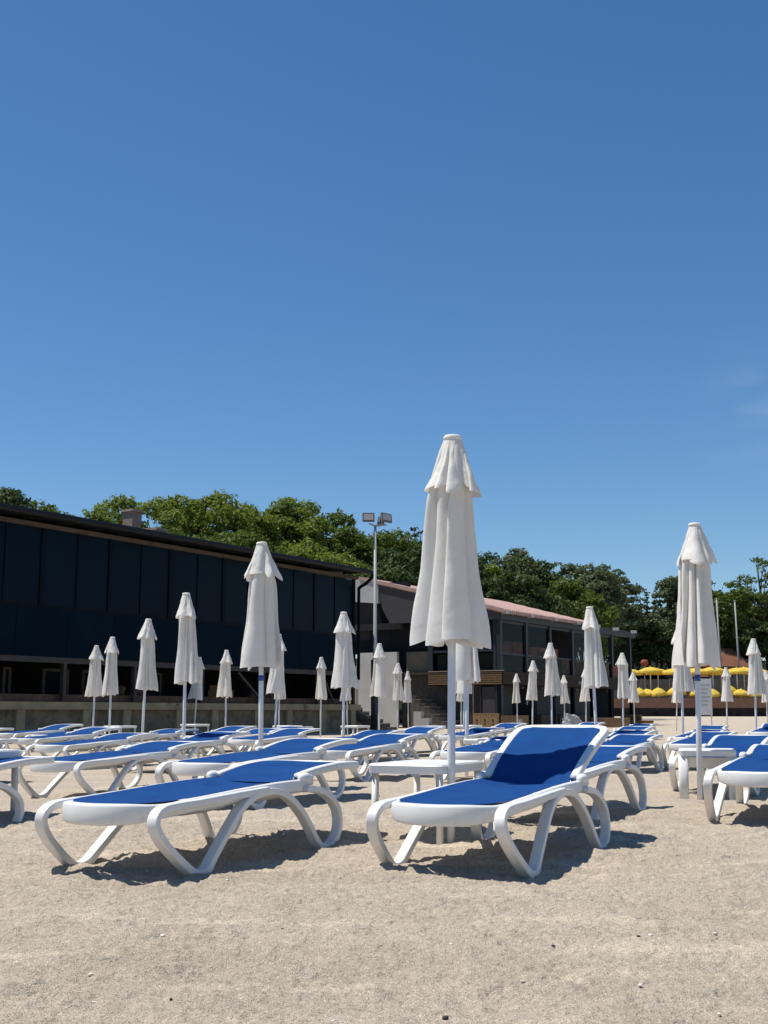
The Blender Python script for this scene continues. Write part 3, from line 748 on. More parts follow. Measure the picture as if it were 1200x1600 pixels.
for a, c in zip(bd, bd[1:] + bd[:1]): fs.append((a, a + N, c + N, c))
mat('pink_tile', (.40, .265, .23), .85, .15, .2, 3, .3, 8, wear=((.50, .40, .36), 2.2, .56, .75))
rt.add(g + g2, fs).build('roof', 'pink_tile', B2)
MB().box(-.2, 17.2, -.42, -.28, 4.98, 5.30).build('eaves_beam', 'dark_blue_frame', B2)
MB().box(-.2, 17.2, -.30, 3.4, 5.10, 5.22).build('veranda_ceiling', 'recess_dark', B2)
PX = [0, 2.75, 5.5, 8.3, 11.1, 13.8, 16.6]
for x in PX:
    MB().box(x - .11, x + .11, -.33, -.13, 2.62, 4.98).build('post', 'dark_blue_frame', B2)
    MB().box(x - .16, x + .06, -.72, -.42, 5.22, 5.38).build('beam_end', 'pale_render', B2)
for x0, x1 in zip(PX, PX[1:]):
    if x0 > 13: continue
    f = MB().box(x0 + .111, x1 - .111, -.26, -.18, 3.38, 3.46).box(x0 + .111, x1 - .111, -.26, -.18, 4.84, 4.975).box(x0 + .111, x0 + .16, -.255, -.185, 2.63, 4.97).build('window_frame', 'dark_blue_frame', B2)
    MB().box(x0 + .11, x1 - .11, -.235, -.215, 2.63, 3.38).build('pane', 'window_glass', f)
    if x0 < 3 or 8 < x0 < 9: MB().box(x0 + .11, x1 - .11, -.235, -.215, 3.46, 4.84).build('pane', 'window_glass', f)
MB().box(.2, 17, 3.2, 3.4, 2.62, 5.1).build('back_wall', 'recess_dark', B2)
b = MB()
for k, (x0, x1, z0, z1) in enumerate(((.5, 4.1, 3.45, 4.1), (4.6, 8.1, 3.35, 3.95), (8.6, 11, 2.75, 3.4), (11.6, 14, 2.75, 3.3), (14.4, 16.8, 2.8, 3.35))): b.box(x0, x1, .42, .48, z0, z1)
b.build('red_pane_board', 'red_board', B2)  # boards, presumed posters, set behind the panes for the glass's reddish reflections
MB().prism([(-.02, -.34, 2.50), (16.9, -.34, 2.50), (16.9, 8, 2.50), (-.02, 8, 2.50)], (0, 0, .115)).build('veranda_floor', 'fascia_wood', B2)
# wooden fascia: camera side coloured paler to look lit, long side darker
b = MB(); c = MB()
for k in range(6):
    z = 2.02 + k * .098
    b.box(-.12, -.06, -.36, 3.5, z, z + .062)
    c.box(-.05, 17.0, -.42, -.36, z, z + .085)
b.build('fascia_slat', 'lit_slat_wood', B2); c.build('side_fascia_slat', 'fascia_wood', B2)
MB().box(-.055, .05, -.34, 3.5, 1.98, 2.495).box(.06, 16.95, -.345, -.3, 1.98, 2.495).build('fascia_backing', 'slat_gap', B2)
MB().box(-.14, .02, -.44, 3.5, 2.615, 2.66).build('sill_board', 'step_edge', B2)
# end wall windows above the fascia
for y0, y1, gm in ((.1, 1.15, 0), (1.3, 2.2, 0), (2.35, 3.3, 0)):
    f = MB().box(-.02, .06, y0 - .14, y0, 2.67, 4.95).box(-.02, .06, y0, y1, 3.52, 3.62).build('window_frame', 'dark_blue_frame', B2)
    MB().box(.01, .03, y0, y1, 2.67, 3.5).build('pane', 'window_glass', f)
    MB().box(.22, .26, y0, y1, 2.67, 3.45).build('blind', 'khaki_board', f)
MB().box(-.05, .05, 3.3, 3.55, 2.67, 5.0).build('corner_post', 'dark_blue_frame', B2)
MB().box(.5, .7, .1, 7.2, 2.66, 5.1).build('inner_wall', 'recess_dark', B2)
# khaki board wall + grey timber wall beneath, pale stair wall beside the long building
MB().box(.30, .40, 3.56, 4.95, 2.64, 3.62).build('khaki_panel', 'khaki_board', B2)
MB().box(.26, .44, 3.5, 5.1, 2.52, 2.62).build('panel_ledge', 'steel_post', B2)
MB().box(.3, .45, -.0, 5.2, -.3, 2.49).build('lower_wall', 'grey_timber', B2)
MB().box(-.02, .26, .75, .83, -.3, 1.98).box(-.05, .15, -.3, .0, -.3, 1.98).build('corner_column', 'dark_blue_frame', B2)
MB().box(.02, .1, .05, .72, -.3, 1.9).build('grey_door', 'wedge_grey', B2)
MB().box(-.1, .1, 5.25, 7.55, -.3, 3.62).build('stair_wall', 'pale_render', B2)
# gable wedge, white end panel, dark recess
wp = [(-.25, -.4, 5.3), (-.25, 6.2, 6.98), (-.25, 6.0, 5.75), (-.25, 5.55, 5.0), (-.25, -.4, 4.98)]
MB().prism([Vector(p) for p in wp], (.2, 0, 0)).build('gable', 'wedge_grey', B2)
MB().prism([(-.3, 6.22, 6.0), (-.3, 8.1, 6.2), (-.3, 8.1, 7.4), (-.3, 6.22, 7.05)], (.3, 0, 0)).build('gable_panel', 'pale_render', B2)
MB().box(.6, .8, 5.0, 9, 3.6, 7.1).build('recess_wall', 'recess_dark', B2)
MB().box(.2, .45, 5.2, 8.5, 4.75, 5.05).build('recess_beam', 'wedge_grey', B2)
MB().box(-.15, .5, 7.56, 9.4, -.3, 3.0).build('cream_wall', 'cream_render', B2)
# ground floor of the long side: recessed shutters and doors
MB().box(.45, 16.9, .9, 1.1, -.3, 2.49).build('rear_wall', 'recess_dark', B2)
for x0, x1, kind in ((.4, 3.4, 's'), (6.2, 8.3, 's'), (11.1, 13.3, 's'), (8.5, 10.8, 's')):
    b = MB()
    for k in range(20): z = .62 + k * .083; b.box(x0, x1, .83 + .01 * (k % 2), .895, z, z + .078)
    b.build('shutter', 'shutter_grey', B2)
    MB().box(x0 + .05, x1 - .05, .62, .9, -.2, .60).build('bar_counter', 'plywood', B2)
for x in (0.02, 3.6, 5.95, 8.4, 10.95, 13.6, 16.8): MB().box(x - .09, x + .09, -.28, -.1, -.3, 1.98).build('column', 'black_frame', B2)
b = MB()
for k in range(7): b.box(1 + k * 2.2, 1.25 + k * 2.2, .2, .42, 1.86, 1.97)
b.build('spot_lamp', 'lamp_grey', B2)
MB().box(5.1, 5.25, .86, .9, 1.1, 1.35).build('notice', 'sign_white', B2)
MB().box(8.55, 9.3, -.47, -.425, 2.16, 2.32).build('name_plate', 'lamp_grey', B2)
MB().tube([(-.4, .95, 2.0), (-.4, .97, .0)], .022, 8).build('drain_rod', 'step_edge', B2)

# stairs
def stairs(name, loc, rz, n, rise, run, width, top, label, rail):
    r = empty(name, loc, rz, label, 'stairs')
    for k in range(n):
        z = top - rise * k
        MB().box(k * run, (k + 1) * run + .02, 0, width, -.3, z - .03).build('riser_block', 'step_stone', r)
        MB().box(k * run - .02, (k + 1) * run + .035, -.02, width, z - .028, z).build('tread', 'step_edge' if k % 2 else 'step_stone', r)
    if rail == 'white':
        p = [(n * run + .25, -.06, -.2)]
        q = []
        for k in range(n - 4, n): q += [(k * run - .1, -.3, top - rise * k + .04), ((k + 1) * run - .1, -.3, top - rise * k + .04)]
        MB().prism([((n - 4) * run - .1, -.3, -.3)] + q + [(n * run - .1, -.3, -.3)], (0, .22, 0)).build('stringer', 'pale_render', r)
    if rail == 'ramp':
        MB().bar((-.15, -.25, top + .16), (n * run + .1, -.25, .02), .10, .16).build('handrail', 'pole_dark', r)
        MB().bar((-.1, -.2, top - .1), (n * run - .1, -.2, -.15), .08, .10).build('lower_rail', 'pole_dark', r)
    return r
s1 = at(527, 1112, 50.0)
stairs('stone_stairs', (s1[0], 50.6, 0), R(-14), 7, .16, .30, 1.6, 1.1, 'stone stairs with a dark sloping handrail beside the dark building', 'ramp')
s2 = at(641, 1112, 57.6)
stairs('stone_stairs', (s2[0], 57.0, 0), R(-24), 9, .165, .235, 1.5, 1.50, 'grey stone stairs descending along the restaurant end wall', None)
# white stepped stringer at the stair foot
b = MB(); X0, Y0, _ = at(646, 1112, 55.5)
for k in range(3): b.box(k * .36, (k + 1) * .36, 0, .4, -.3, .78 - k * .30)
tag(b.build('stepped_block', 'pale_render', loc=(X0, 55.5, 0), rotz=R(-20)), 'white stepped block standing at the foot of the stone stairs', 'block')

# ---------------------------------------------------------------- cartons, crates, rubbish
for i, px in enumerate((770, 757.5, 745)):
    X0, Y0, _ = at(px, 1112, 53.2 + .12 * i)
    c = empty('carton', (X0, Y0, gz(X0, Y0)), BR_ - R(75), 'tall brown carton with a dark printed mark, %s of three before the bar' % ('nearest the shutter', 'middle one', 'nearest the stairs')[i], 'carton', 'printed cartons before the bar')
    MB().box(-.17, .17, -.02, .5, 0, .70).build('carton_body', 'cardboard', c)
    b = MB(); b.box(-.05, .05, -.024, -.0205, .22, .40); b.box(-.025, .025, -.024, -.0205, .402, .47); b.box(-.11, .11, -.024, -.0205, .62, .64)
    b.build('printed_mark', 'carton_print', c)
    MB().box(-.03, .03, -.0246, -.0241, .26, .35).build('mark_inlay', 'cardboard', c)
b = MB(); X0, Y0, _ = at(732, 1112, 54.4)
tag(MB().box(-.22, .22, 0, .5, 0, .72).build('carton', 'grey_timber', loc=(X0, Y0, 0), rotz=R(-15)), 'dark weathered box standing between the stairs and the printed cartons', 'box')
X0, Y0, _ = at(804, 1112, 55.2)
r = empty('display_board', (X0, Y0, gz(X0, Y0)), R(-6), 'patterned brown board leaning at the bar beside the printed cartons', 'board')
MB().box(-.62, .62, 0, .05, 0, .60).build('board_face', 'plywood', r); MB().box(.15, .34, -.02, -.003, .12, .42).build('pale_card', 'pale_render', r)
X0, Y0, _ = at(893, 1112, 56.5); rb = random.Random(4)
b = MB().ball((0, 0, .28), (.42, .22, .36), 26, 18)
nz_ = [(rb.uniform(4, 13), rb.uniform(4, 13), rb.uniform(4, 13), rb.uniform(0, 6)) for _ in range(7)]
def crump(p):
    q = sum(abs(math.sin(p[0] * a + p[1] * c + p[2] * d + e)) for a, c, d, e in nz_) / 7 - .62
    k = 1 + 1.15 * q + rb.uniform(-.06, .06); return (p[0] * k, p[1] * k, .28 + (p[2] - .28) * k)
b.v = [crump(p) for p in b.v]
tag(b.build('plastic_wrap', 'plastic_wrap', loc=(X0, Y0, gz(X0, Y0))), 'crumpled heap of clear plastic wrap beside the bar counter', 'plastic wrap')
for px, D, sz, lab in ((985, 67, (.55, .5, .62), 'upper rusty brown crate at the far end of the restaurant'), (997, 66, (.75, .5, .33), 'low rusty brown crate on the sand past the restaurant'), (952, 60, (.9, .6, .5), 'brown plywood chest before the last restaurant shutter')):
    X0, Y0, _ = at(px, 1112, D); b = MB(); n = 4
    r = empty('crate', (X0, Y0, gz(X0, Y0)), R(-20), lab, 'crate')
    b.box(-sz[0] + .03, sz[0] - .03, .03, sz[1] - .03, 0, sz[2] - .03)
    b.build('crate_core', 'plywood' if D == 60 else 'ochre_crate', r)
    b = MB()
    for k in range(n): z = sz[2] * k / n; b.box(-sz[0], sz[0], 0, sz[1], z + .01, z + sz[2] / n - .02)
    b.build('slat', 'plywood' if D == 60 else 'ochre_crate', r)

# ---------------------------------------------------------------- floodlight mast
X0, Y0, _ = at(586, 1112, 46); zt = at(586, 822, 46)[2]
r = empty('floodlight_mast', (X0, Y0, gz(X0, Y0)), 0, 'tall grey mast with floodlights beside the dark building', 'floodlight')
MB().tube([(0, 0, -.3), (0, 0, 2.7)], .155, 16).build('lower_pole', 'pole_dark', r, True)
MB().tube([(0, 0, 2.7), (0, 0, 2.75), (0, 0, zt)], [.10, .075, .048], 14).build('pole', 'pole_galv', r, True)
MB().bar((-.25, -.02, zt + .10), (.02, 0, zt), .06, .05).bar((0, 0, zt), (.42, .05, zt + .06), .06, .06).build('cross_arm', 'pole_galv', r)
for px, py, rz, rx, sc in ((-.26, zt + .34, R(4), R(-10), 1), (.42, zt + .32, R(34), R(-16), 1), (.22, zt + .26, R(118), R(10), .95)):
    h = MB().box(-.23 * sc, .23 * sc, -.05, .05, -.17 * sc, .17 * sc).box(-.12, .12, .051, .10, -.10, .10).build('floodlight_head', 'lamp_grey', r)
    h.location = (px, 0 if rz < 1 else .25, py); h.rotation_euler = (rx, .10 if rz > .4 and rz < 1 else 0, rz)
    MB().box(-.185 * sc, .185 * sc, -.058, -.051, -.125 * sc, .125 * sc).build('lens', 'lamp_glass', h)

# ---------------------------------------------------------------- promenade wall, yellow parasols, flagpoles
PD = 150.0
PR = R(-5)
def prom(px, dy=0):
    X0, _, _ = at(px, 1112, PD); return Vector((X0, PD + dy - (X0 - 30) * math.tan(-PR) * 1.0, 0))
r = empty('promenade_wall', (34, PD, 0), PR, 'black stone beach wall with a brown coping band across the far sand', 'beach wall')
MB().box(-12, 60, 0, 1.0, -1, 1.22).build('stone_face', 'black_stone_wall', r)
MB().box(-12, 60, -.25, 1.2, 1.22, 2.40).build('coping', 'brown_coping', r)
deck = MB().box(-12, 60, 1.21, 40, 1.6, 2.2).build('promenade', 'asphalt_dark', loc=(34, PD, 0), rotz=PR); deck['kind'] = 'structure'
r = empty('garden_wall', (34, PD + 9, 0), PR, 'shaded beige wall with piers behind the yellow parasols', 'wall')
MB().box(-12, 60, 0, .3, 2.2, 4.9).build('wall_panel', 'garden_wall', r)
for k in range(20): MB().box(-11.5 + k * 3.6, -10.9 + k * 3.6, -.25, -.003, 2.2, 5.0).build('pier', 'garden_wall', r)

def parasol(droop, rad, hh, seed):
    r = empty('yellow_parasol', (0, 0, 0)); rr_ = random.Random(seed)
    MB().tube([(0, 0, 0), (0, 0, hh)], .06, 8).build('pole', 'white_enamel', r, True)
    rows = []; G = 8; nt = 64
    for j in range(13):
        t = j / 12; row = []
        for i in range(nt):
            a = i / nt * G; fr = a - int(a); cc = math.sin(math.pi * fr)
            tt = min(t / .86, 1)
            rad_ = rad * tt * (1 - .07 * cc * tt); z = hh - droop * tt ** 1.7 + .07 * cc * tt
            if t > .86: z -= (t - .86) / .14 * (.26 + .05 * cc); rad_ *= 1 - .03 * (t - .86) / .14
            row.append((max(rad_, .03) * math.cos(i / nt * 6.2832), max(rad_, .03) * math.sin(i / nt * 6.2832), z))
        rows.append(row)
    MB().rings(rows, False).build('canopy', 'yellow_cloth', r, True)
    MB().ball((0, 0, hh + .03), (.09, .09, .12), 8, 6).build('finial', 'yellow_cloth', r, True)
    return r
PA = [parasol(.50, 1.55, 3.95, 1), parasol(.74, 1.18, 1.5, 2)]
for p in PA: KIDS[p.name] = kids(p); [KIDS.__setitem__(c.name, []) for c in KIDS[p.name]]
pu = [0, 0]
TOPN = ['at the restaurant corner', 'behind the tiny umbrella by the restaurant', 'below the red sunshade', 'in mid row', 'beside the taped umbrella', 'partly behind the taped umbrella', 'just past the taped umbrella', 'at the first flagpole', 'between the flagpoles', 'above the lone small umbrella', 'at the second flagpole', 'nearest the picture edge', 'cut by the picture edge']
for k, (px, dy) in enumerate(((984, 3.2), (1001, 5.0), (1027, 3.4), (1044, 5.2), (1063, 3.2), (1082, 4.6), (1096, 3.0), (1110, 5.0), (1124, 3.2), (1143, 4.9), (1161, 3.1), (1178, 4.7), (1194, 3.3))):
    o = PA[0] if not pu[0] else copy_tree(PA[0]); pu[0] = 1
    q = prom(px, dy); o.location = (q.x, q.y, 2.2 + .12 * math.sin(k * 4.1)); o.rotation_euler = (0, 0, k * .7)
    tag(o, 'open yellow parasol of the tall row, ' + TOPN[k], 'parasol', 'tall open yellow parasols on the promenade')
LOWN = ['by the restaurant end', 'second along from the restaurant', 'third along from the restaurant', 'hidden partly by white umbrellas', 'beyond the taped pole', 'under the first flagpole', 'beside the lone small umbrella', 'under the second flagpole', 'at the picture edge']
for k, (px, dy) in enumerate(((1002, 1.6), (1018, 2.0), (1034, 1.5), (1062, 1.8), (1093, 1.9), (1115, 1.5), (1146, 1.9), (1160, 1.7), (1186, 1.5))):
    o = PA[1] if not pu[1] else copy_tree(PA[1]); pu[1] = 1
    q = prom(px, dy); o.location = (q.x, q.y, 2.22 + .1 * math.sin(k * 2.3)); o.rotation_euler = (.10 * math.sin(k * 5.1), .12 * math.cos(k * 3.7), k * .9); o.scale = (.92 + .22 * math.sin(k * 2.9), .95, .95 + .14 * math.sin(k * 4.4))
    tag(o, 'drooping low yellow parasol above the coping, ' + LOWN[k], 'parasol', 'low yellow parasols above the promenade wall')
for px, py, D, lab in ((1119.5, 936, 161, 'shorter thin pale flagpole before the trees behind the promenade'), (1148, 940, 161.5, 'pale flagpole with a small fitting, farther along the promenade')):
    X0, Y0, Z0 = at(px, py, D)
    r = empty('flagpole', (X0, Y0, 2.0), 0, lab, 'flagpole')
    MB().tube([(.25, 0, 0), (0, 0, Z0 - 2)], [.16, .09], 10).build('pole', 'pole_galv', r, True)
    MB().ball((0, 0, Z0 - 1.95), (.13, .13, .13), 8, 6).build('finial', 'pole_galv', r, True)
    MB().tube([(.02, 0, Z0 - 3.2), (.3, 0, Z0 - 3.1)], .05, 6).build('cleat', 'pole_galv', r)
q = at(1007, 1035, 156)
r = empty('red_sunshade', (q[0], q[1], 2.2), 0, 'small dull red sunshade above the yellow parasols', 'sunshade')
MB().tube([(0, 0, 0), (0, 0, q[2] - 2.2)], .05, 6).build('pole', 'pole_galv', r)
MB().ball((0, 0, q[2] - 2.25), (.52, .52, .46), 14, 8).build('shade', 'red_shade', r, True)
# white notice board on a stand
q = at(1098, 1060, 41)
r = empty('notice_board', (q[0], q[1], gz(q[0], q[1])), R(-16), 'white notice board with lines of writing beside the taped umbrella', 'notice board')
zt = q[2]
MB().box(-.27, .27, -.015, .015, zt - 1.2, zt).build('board', 'sign_white', r)
b = MB()
for k in range(6): b.box(-.2, .2 - .04 * (k % 3), -.019, -.0155, zt - .22 - k * .13, zt - .18 - k * .13)
b.build('writing_line', 'sign_ink', r)
for x in (-.23, .23): MB().box(x - .02, x + .02, .016, .056, -.2, zt - .1).build('leg', 'white_enamel', r)
# houses with rusty tiled roofs among the trees
for px, py, D, wd, lab in ((1140, 1018, 163, 6.0, 'low house with a rusty tiled roof among the trees'), (1102, 1034, 163, 3.2, 'tiny house with a rusty roof half hidden by the taped umbrella')):
    X0, Y0, Z0 = at(px, py, D)
    r = empty('tiled_house', (X0, Y0, 2.5), R(20), lab, 'house')
    MB().box(-wd / 2, wd / 2, 0, 6, 0, Z0 - 2.5 - 2.0).build('wall', 'house_wall', r)
    z1 = Z0 - 2.5 - 2.0; e = wd / 2 + .6
    MB().add([(-e, -.7, z1), (e, -.7, z1), (e, 6.7, z1), (-e, 6.7, z1), (-e + 1.2, 3, z1 + 2.6), (e - 1.2, 3, z1 + 2.6)], [(0, 1, 5, 4), (2, 3, 4, 5), (1, 2, 5), (3, 0, 4), (3, 2, 1, 0)]).build('roof', 'rust_tile', r)
    w_ = MB().box(-.9, .3, -.06, -.003, z1 - 1.5, z1 - .4).build('window', 'dark_blue_frame', r)


# ---------------------------------------------------------------- trees
def tree(name, label, px, py, D, wpx, kind, seed, low=None, group='trees behind the beach buildings', dens=1.0):
    """crown top at photo pixel (px, py); wpx = crown width in photo pixels at distance D"""
    rg = np.random.default_rng(seed); rr_ = random.Random(seed)
    X0, Y0, ZT = at(px, py, D)
    zb = min(6.5, 1.0 + max(0, (D - 52)) * .055)                      # the bank they stand on
    Wr = wpx / F * D * CT / 2
    Ht = ZT - zb
    low = Ht * .25 if low is None else Ht * low
    root = empty(name, (X0, Y0, zb), 0, label, 'tree', group)
    cz, rz = (Ht + low) / 2, (Ht - low) / 2
    # clump centres through the crown
    cl = []; Wr *= {'broad': 1.35, 'mid': 1.35, 'dark': 1.3, 'grey': 1.4}.get(kind, 1.1)
    c0 = {'broad': .95, 'mid': .90, 'dark': .95, 'grey': .62, 'cypress': .6, 'pine': .8, 'sparse': .62}[kind] * (D / 80) ** .5
    Ar = 4 * math.pi * ((Wr ** 3.2 + 2 * (Wr * rz) ** 1.6) / 3) ** .625
    nC = int(min(150, max(16, Ar / (math.pi * c0 * c0) * {'grey': 1.25, 'sparse': .6}.get(kind, 1.2))))
    bump = [(rg.normal(size=3), rg.uniform(.75, 1.0)) for _ in range(9)]
    while len(cl) < nC:
        p = rg.normal(size=3); p /= np.linalg.norm(p)
        lob = max(float(np.dot(p, q / np.linalg.norm(q))) ** 3 * a for q, a in bump)               # a few big boughs make the outline uneven
        r = rg.uniform(.30, 1.0) ** .42 * (.70 + .34 * max(0, lob))
        cr = c0 * rg.uniform(.55, 1.2)
        if kind == 'cypress':
            h = rg.uniform(0, 1); a = rg.uniform(0, 6.283); q = (1 - h) ** .7 * rg.uniform(.2, .95) * Wr
            cl.append((q * math.cos(a), q * math.sin(a), low + h * (Ht - low) * .96, max(.35, Wr * .42 * (1.15 - h)))); continue
        if kind == 'pine':
            h = rg.uniform(0, 1); a = rg.uniform(0, 6.283); q = (1.05 - h * .8) * rg.uniform(.25, .9) * Wr
            cl.append((q * math.cos(a), q * math.sin(a), low + h * (Ht - low) * .93, Wr * .34 * (1.2 - .6 * h))); continue
        p = p * r
        cl.append((p[0] * (Wr - cr * .5), p[1] * (Wr - cr * .5), cz + p[2] * (rz - cr * .5), cr))
    top = max(c[2] + c[3] * .75 for c in cl)
    cl = [(a, b, c + (Ht - top) * max(0, (c - low) / (Ht - low)), d) for a, b, c, d in cl]
    # trunk and limbs
    tb = MB(); tr = max(.14, .028 * Ht) * (.6 if kind == 'sparse' else 1)
    bend = [rr_.uniform(-.05, .05) * Ht for _ in range(2)]
    tp_ = crom([(0, 0, -1.2), (bend[0] * .3, bend[1] * .3, low * .6), (bend[0], bend[1], cz), (bend[0] * 1.2, bend[1] * 1.2, Ht * .86)], 4)
    tb.tube(tp_, [tr * (1 - .85 * k / (len(tp_) - 1)) for k in range(len(tp_))], 8)
    for c in cl[:22 if kind != 'sparse' else 34]:
        zs = min(max(low * .7, c[2] * rr_.uniform(.45, .7)), Ht * .8); k = int(zs / (Ht * .86) * (len(tp_) - 1)); a = Vector(tp_[max(1, min(k, len(tp_) - 2))]); e = Vector(c[:3])
        m_ = a.lerp(e, .55) + Vector((0, 0, -.06 * (e - a).length))
        tb.tube([a, m_, e], [tr * .34, tr * .2, tr * .06], 6)
        if kind == 'sparse':
            for _ in range(3): tb.tube([m_.lerp(e, .4), e + Vector((rr_.uniform(-1, 1), rr_.uniform(-1, 1), rr_.uniform(-.2, 1))) * c[3] * 1.3], [tr * .08, .02], 4)
    tb.build('trunk', 'bark', root, True)
    # leaves
    lf = {'broad': .30, 'mid': .30, 'dark': .26, 'grey': .24, 'cypress': .20, 'pine': .26, 'sparse': .22}[kind] * (D / 78) ** .75
    area = sum(4 * 3.14 * c[3] ** 2 for c in cl)
    n = int(min(26000, dens * area / (lf * lf) * {'broad': 1.35, 'mid': 1.4, 'dark': 1.5, 'grey': 1.5, 'cypress': 1.5, 'pine': 1.3, 'sparse': .8}[kind]))
    C = np.array(cl); wgt = C[:, 3] ** 2; idx = rg.choice(len(C), n, p=wgt / wgt.sum())
    d = rg.normal(size=(n, 3)); d /= np.linalg.norm(d, axis=1)[:, None]
    low_side = d[:, 2] < -.25; d[low_side, 2] *= -rg.uniform(.0, 1, low_side.sum())
    d /= np.linalg.norm(d, axis=1)[:, None]
    rad = C[idx, 3] * (rg.uniform(.25, 1.0, n) ** .5) * rg.uniform(.88, 1.16, n)
    P = C[idx, :3] + d * rad[:, None] * np.array([1.08, 1.08, .74])
    nrm = d * .8 + rg.normal(size=(n, 3)) * .62 + np.array([0, 0, .35]); nrm /= np.linalg.norm(nrm, axis=1)[:, None]
    t = np.cross(nrm, rg.normal(size=(n, 3))); t /= np.linalg.norm(t, axis=1)[:, None]; b = np.cross(nrm, t)
    sz = lf * rg.uniform(.55, 1.25, n)[:, None]; asp = rg.uniform(.42, .75, n)[:, None]
    # each leaf spray: a folded rhomb of two faces
    v = np.stack([P - t * sz * .62, P + b * sz * asp * .5 + nrm * sz * .12, P + t * sz * .62, P - b * sz * asp * .5 + nrm * sz * .12], 1).reshape(-1, 3)
    ft = np.stack([np.arange(n) * 4, np.arange(n) * 4 + 1, np.arange(n) * 4 + 2, np.arange(n) * 4, np.arange(n) * 4 + 2, np.arange(n) * 4 + 3], 1).reshape(-1)
    me = bpy.data.meshes.new('crown'); me.vertices.add(len(v)); me.vertices.foreach_set('co', v.astype(np.float32).ravel())
    me.loops.add(len(ft)); me.loops.foreach_set('vertex_index', ft.astype(np.int32)); nf = len(ft) // 3
    me.polygons.add(nf); me.polygons.foreach_set('loop_start', (np.arange(nf) * 3).astype(np.int32)); me.polygons.foreach_set('loop_total', np.full(nf, 3, np.int32))
    me.update(calc_edges=True)
    me.materials.append(M[{'broad': 'leaf_bright', 'mid': 'leaf_mid', 'dark': 'leaf_dark', 'grey': 'leaf_grey', 'cypress': 'leaf_conifer', 'pine': 'leaf_conifer', 'sparse': 'leaf_mid'}[kind]])
    o = bpy.data.objects.new('crown', me); col.objects.link(o); o.parent = root
    return root

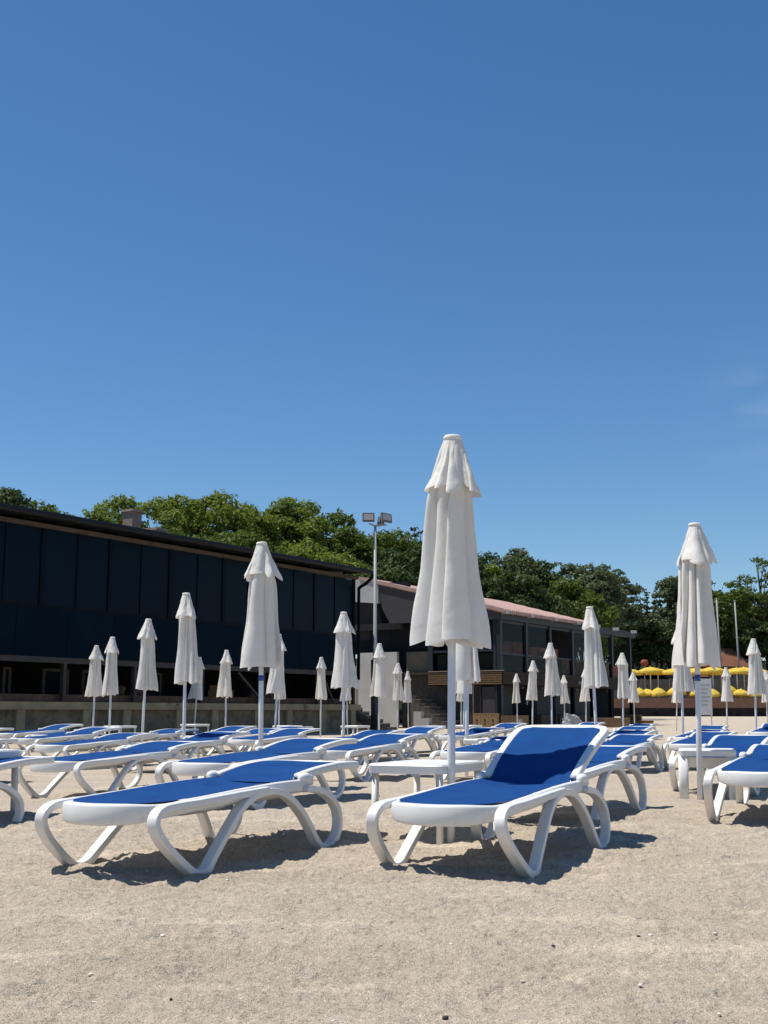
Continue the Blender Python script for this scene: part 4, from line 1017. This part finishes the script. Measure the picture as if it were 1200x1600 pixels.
TREES = [ # name, top px, top py, distance, width px, kind, low fraction, label
 ('pine_tree', 12, 757, 60, 70, 'dark', 0.42, 'dark ragged tree above the near end of the black roof'),
 ('bushy_tree', 62, 781, 63, 62, 'mid', 0.42, 'low rounded tree before the sky gap over the black roof'),
 ('bushy_tree', 96, 783, 66, 58, 'mid', 0.42, 'rounded tree whose flank falls to the sky gap above the roof'),
 ('broadleaf_tree', 158, 790, 66, 62, 'broad', 0.42, 'small bright tree starting the long green mass beside the sky gap'),
 ('broadleaf_tree', 196, 774, 72, 92, 'broad', 0.42, 'bright leafy tree directly behind the tall brick chimney'),
 ('broadleaf_tree', 262, 768, 74, 110, 'broad', 0.42, 'bright leafy tree behind the low chimney stub'),
 ('broadleaf_tree', 332, 764, 78, 120, 'broad', 0.42, 'highest bright crown in the green mass above the black roof'),
 ('broadleaf_tree', 396, 783, 80, 104, 'broad', 0.42, 'bright tree above the umbrella with the taped pole'),
 ('broadleaf_tree', 456, 774, 82, 118, 'broad', 0.42, 'bright tree with a raised tuft beside the highest crown'),
 ('broadleaf_tree', 512, 796, 86, 116, 'mid', 0.42, 'green tree sloping down towards the floodlight mast'),
 ('broadleaf_tree', 548, 818, 84, 90, 'mid', 0.42, 'green tree beneath the first floodlight of the mast'),
 ('broadleaf_tree', 604, 823, 88, 92, 'mid', 0.42, 'green tree crossed by the floodlight mast'),
 ('pine_tree', 650, 822, 98, 56, 'pine', 0.42, 'black green pine between the mast and the largest umbrella'),
 ('broadleaf_tree', 636, 852, 82, 100, 'dark', 0.42, 'dark tree above the start of the pink tiled roof'),
 ('broadleaf_tree', 470, 842, 70, 150, 'broad', 0.42, 'low bright tree leaning over the black roof near its end'),
 ('broadleaf_tree', 545, 868, 74, 100, 'mid', 0.42, 'low green tree behind the corner of the black roof'),
 ('broadleaf_tree', 340, 822, 68, 170, 'mid', 0.42, 'low green tree behind the middle of the black roof'),
 ('broadleaf_tree', 590, 880, 78, 110, 'dark', 0.42, 'shaded low tree behind the mast pole'),
 ('broadleaf_tree', 706, 850, 92, 110, 'dark', 0.42, 'dark tree hidden mostly behind the largest umbrella'),
 ('pine_tree', 760, 861, 112, 44, 'dark', 0.35, 'dark narrow tree emerging beside the largest umbrella'),
 ('broadleaf_tree', 768, 876, 96, 70, 'broad', 0.35, 'patch of brighter green tree beside the largest umbrella'),
 ('grey_willow', 806, 855, 108, 76, 'grey', 0.35, 'greyish feathery tree with the highest top above the pink roof'),
 ('broadleaf_tree', 838, 868, 100, 90, 'dark', 0.35, 'deep green tree above the middle of the pink roof'),
 ('broadleaf_tree', 795, 890, 92, 100, 'dark', 0.35, 'deep green tree close behind the pink roof'),
 ('grey_willow', 892, 875, 112, 90, 'grey', 0.35, 'dull green tree behind the rounded bright one at the roof end'),
 ('broadleaf_tree', 902, 900, 96, 96, 'mid', 0.08, 'rounded domed tree above the tall umbrella at the restaurant'),
 ('broadleaf_tree', 862, 930, 92, 80, 'dark', 0.35, 'shaded low tree at the sloping end of the pink roof'),
 ('grey_willow', 938, 876, 108, 66, 'grey', 0.2, 'wispy greyish tree rising behind the domed tree'),
 ('grey_willow', 966, 886, 168, 66, 'grey', 0.1, 'grey green willow bordering the dip in the tree line'),
 ('grey_willow', 985, 946, 174, 90, 'grey', 0.02, 'low grey green willow behind the restaurant end'),
 ('cypress_tree', 1010, 924, 171, 20, 'cypress', 0.05, 'dark cypress in the dip of the tree line'),
 ('cypress_tree', 1023, 931, 180, 20, 'cypress', 0.05, 'second slimmer cypress in the dip of the tree line'),
 ('broadleaf_tree', 1046, 897, 177, 56, 'grey', 0.1, 'loose tree partly behind the taped umbrella canopy'),
 ('broadleaf_tree', 1030, 965, 170, 80, 'dark', 0.0, 'dark low tree above the red sunshade'),
 ('broadleaf_tree', 1088, 900, 184, 70, 'mid', 0.08, 'tree hidden mostly behind the taped umbrella canopy'),
 ('broadleaf_tree', 1130, 906, 168, 78, 'mid', 0.1, 'green tree behind the two flagpoles'),
 ('broadleaf_tree', 1168, 918, 174, 70, 'mid', 0.1, 'green tree between the second flagpole and the picture edge'),
 ('sparse_tree', 1192, 868, 171, 72, 'sparse', 0.35, 'thin open tree with bare twigs at the picture edge'),
 ('broadleaf_tree', 1205, 930, 180, 80, 'dark', 0.05, 'dark tree at the picture edge under the thin open one'),
 ('broadleaf_tree', 1100, 960, 177, 120, 'dark', 0.0, 'shaded low tree behind the yellow parasols by the taped umbrella'),
 ('broadleaf_tree', 1165, 965, 170, 110, 'dark', 0.0, 'shaded low tree behind the yellow parasols near the second flagpole'),
 ('broadleaf_tree', 975, 985, 184, 90, 'dark', 0.0, 'shaded low tree behind the restaurant corner post'),
]
for i, (nm, px, py, D, wp, kd, lw, lab) in enumerate(TREES): tree(nm, lab, px, py, D, wp, kd, 100 + i, lw)

# wooded bank behind the buildings
XH = np.linspace(-130, 190, 81); YH = np.linspace(58, 330, 61); GX, GY = np.meshgrid(XH, YH)
GZ = -.6 + np.clip((GY - 60) / 60, 0, 1) * 3.2 + np.clip((GY - 130) / 90, 0, 1) * 7 + 1.6 * vnoise(GX * .06, GY * .06, 9) + .8 * vnoise(GX * .3, GY * .3, 10)
GZ -= 9 * np.clip((GX - 9 - (GY - 60) * .12) / 6, 0, 1) * np.clip((167 - GY) / 6, 0, 1)          # leaves the open beach free
hb = MB(); hb.v = [tuple(p) for p in np.stack([GX, GY, GZ], -1).reshape(-1, 3)]
hb.f = [(j * 81 + i, j * 81 + i + 1, (j + 1) * 81 + i + 1, (j + 1) * 81 + i) for j in range(60) for i in range(80)]
hill = hb.build('hill', 'hill_green', None, True); hill['kind'] = 'structure'
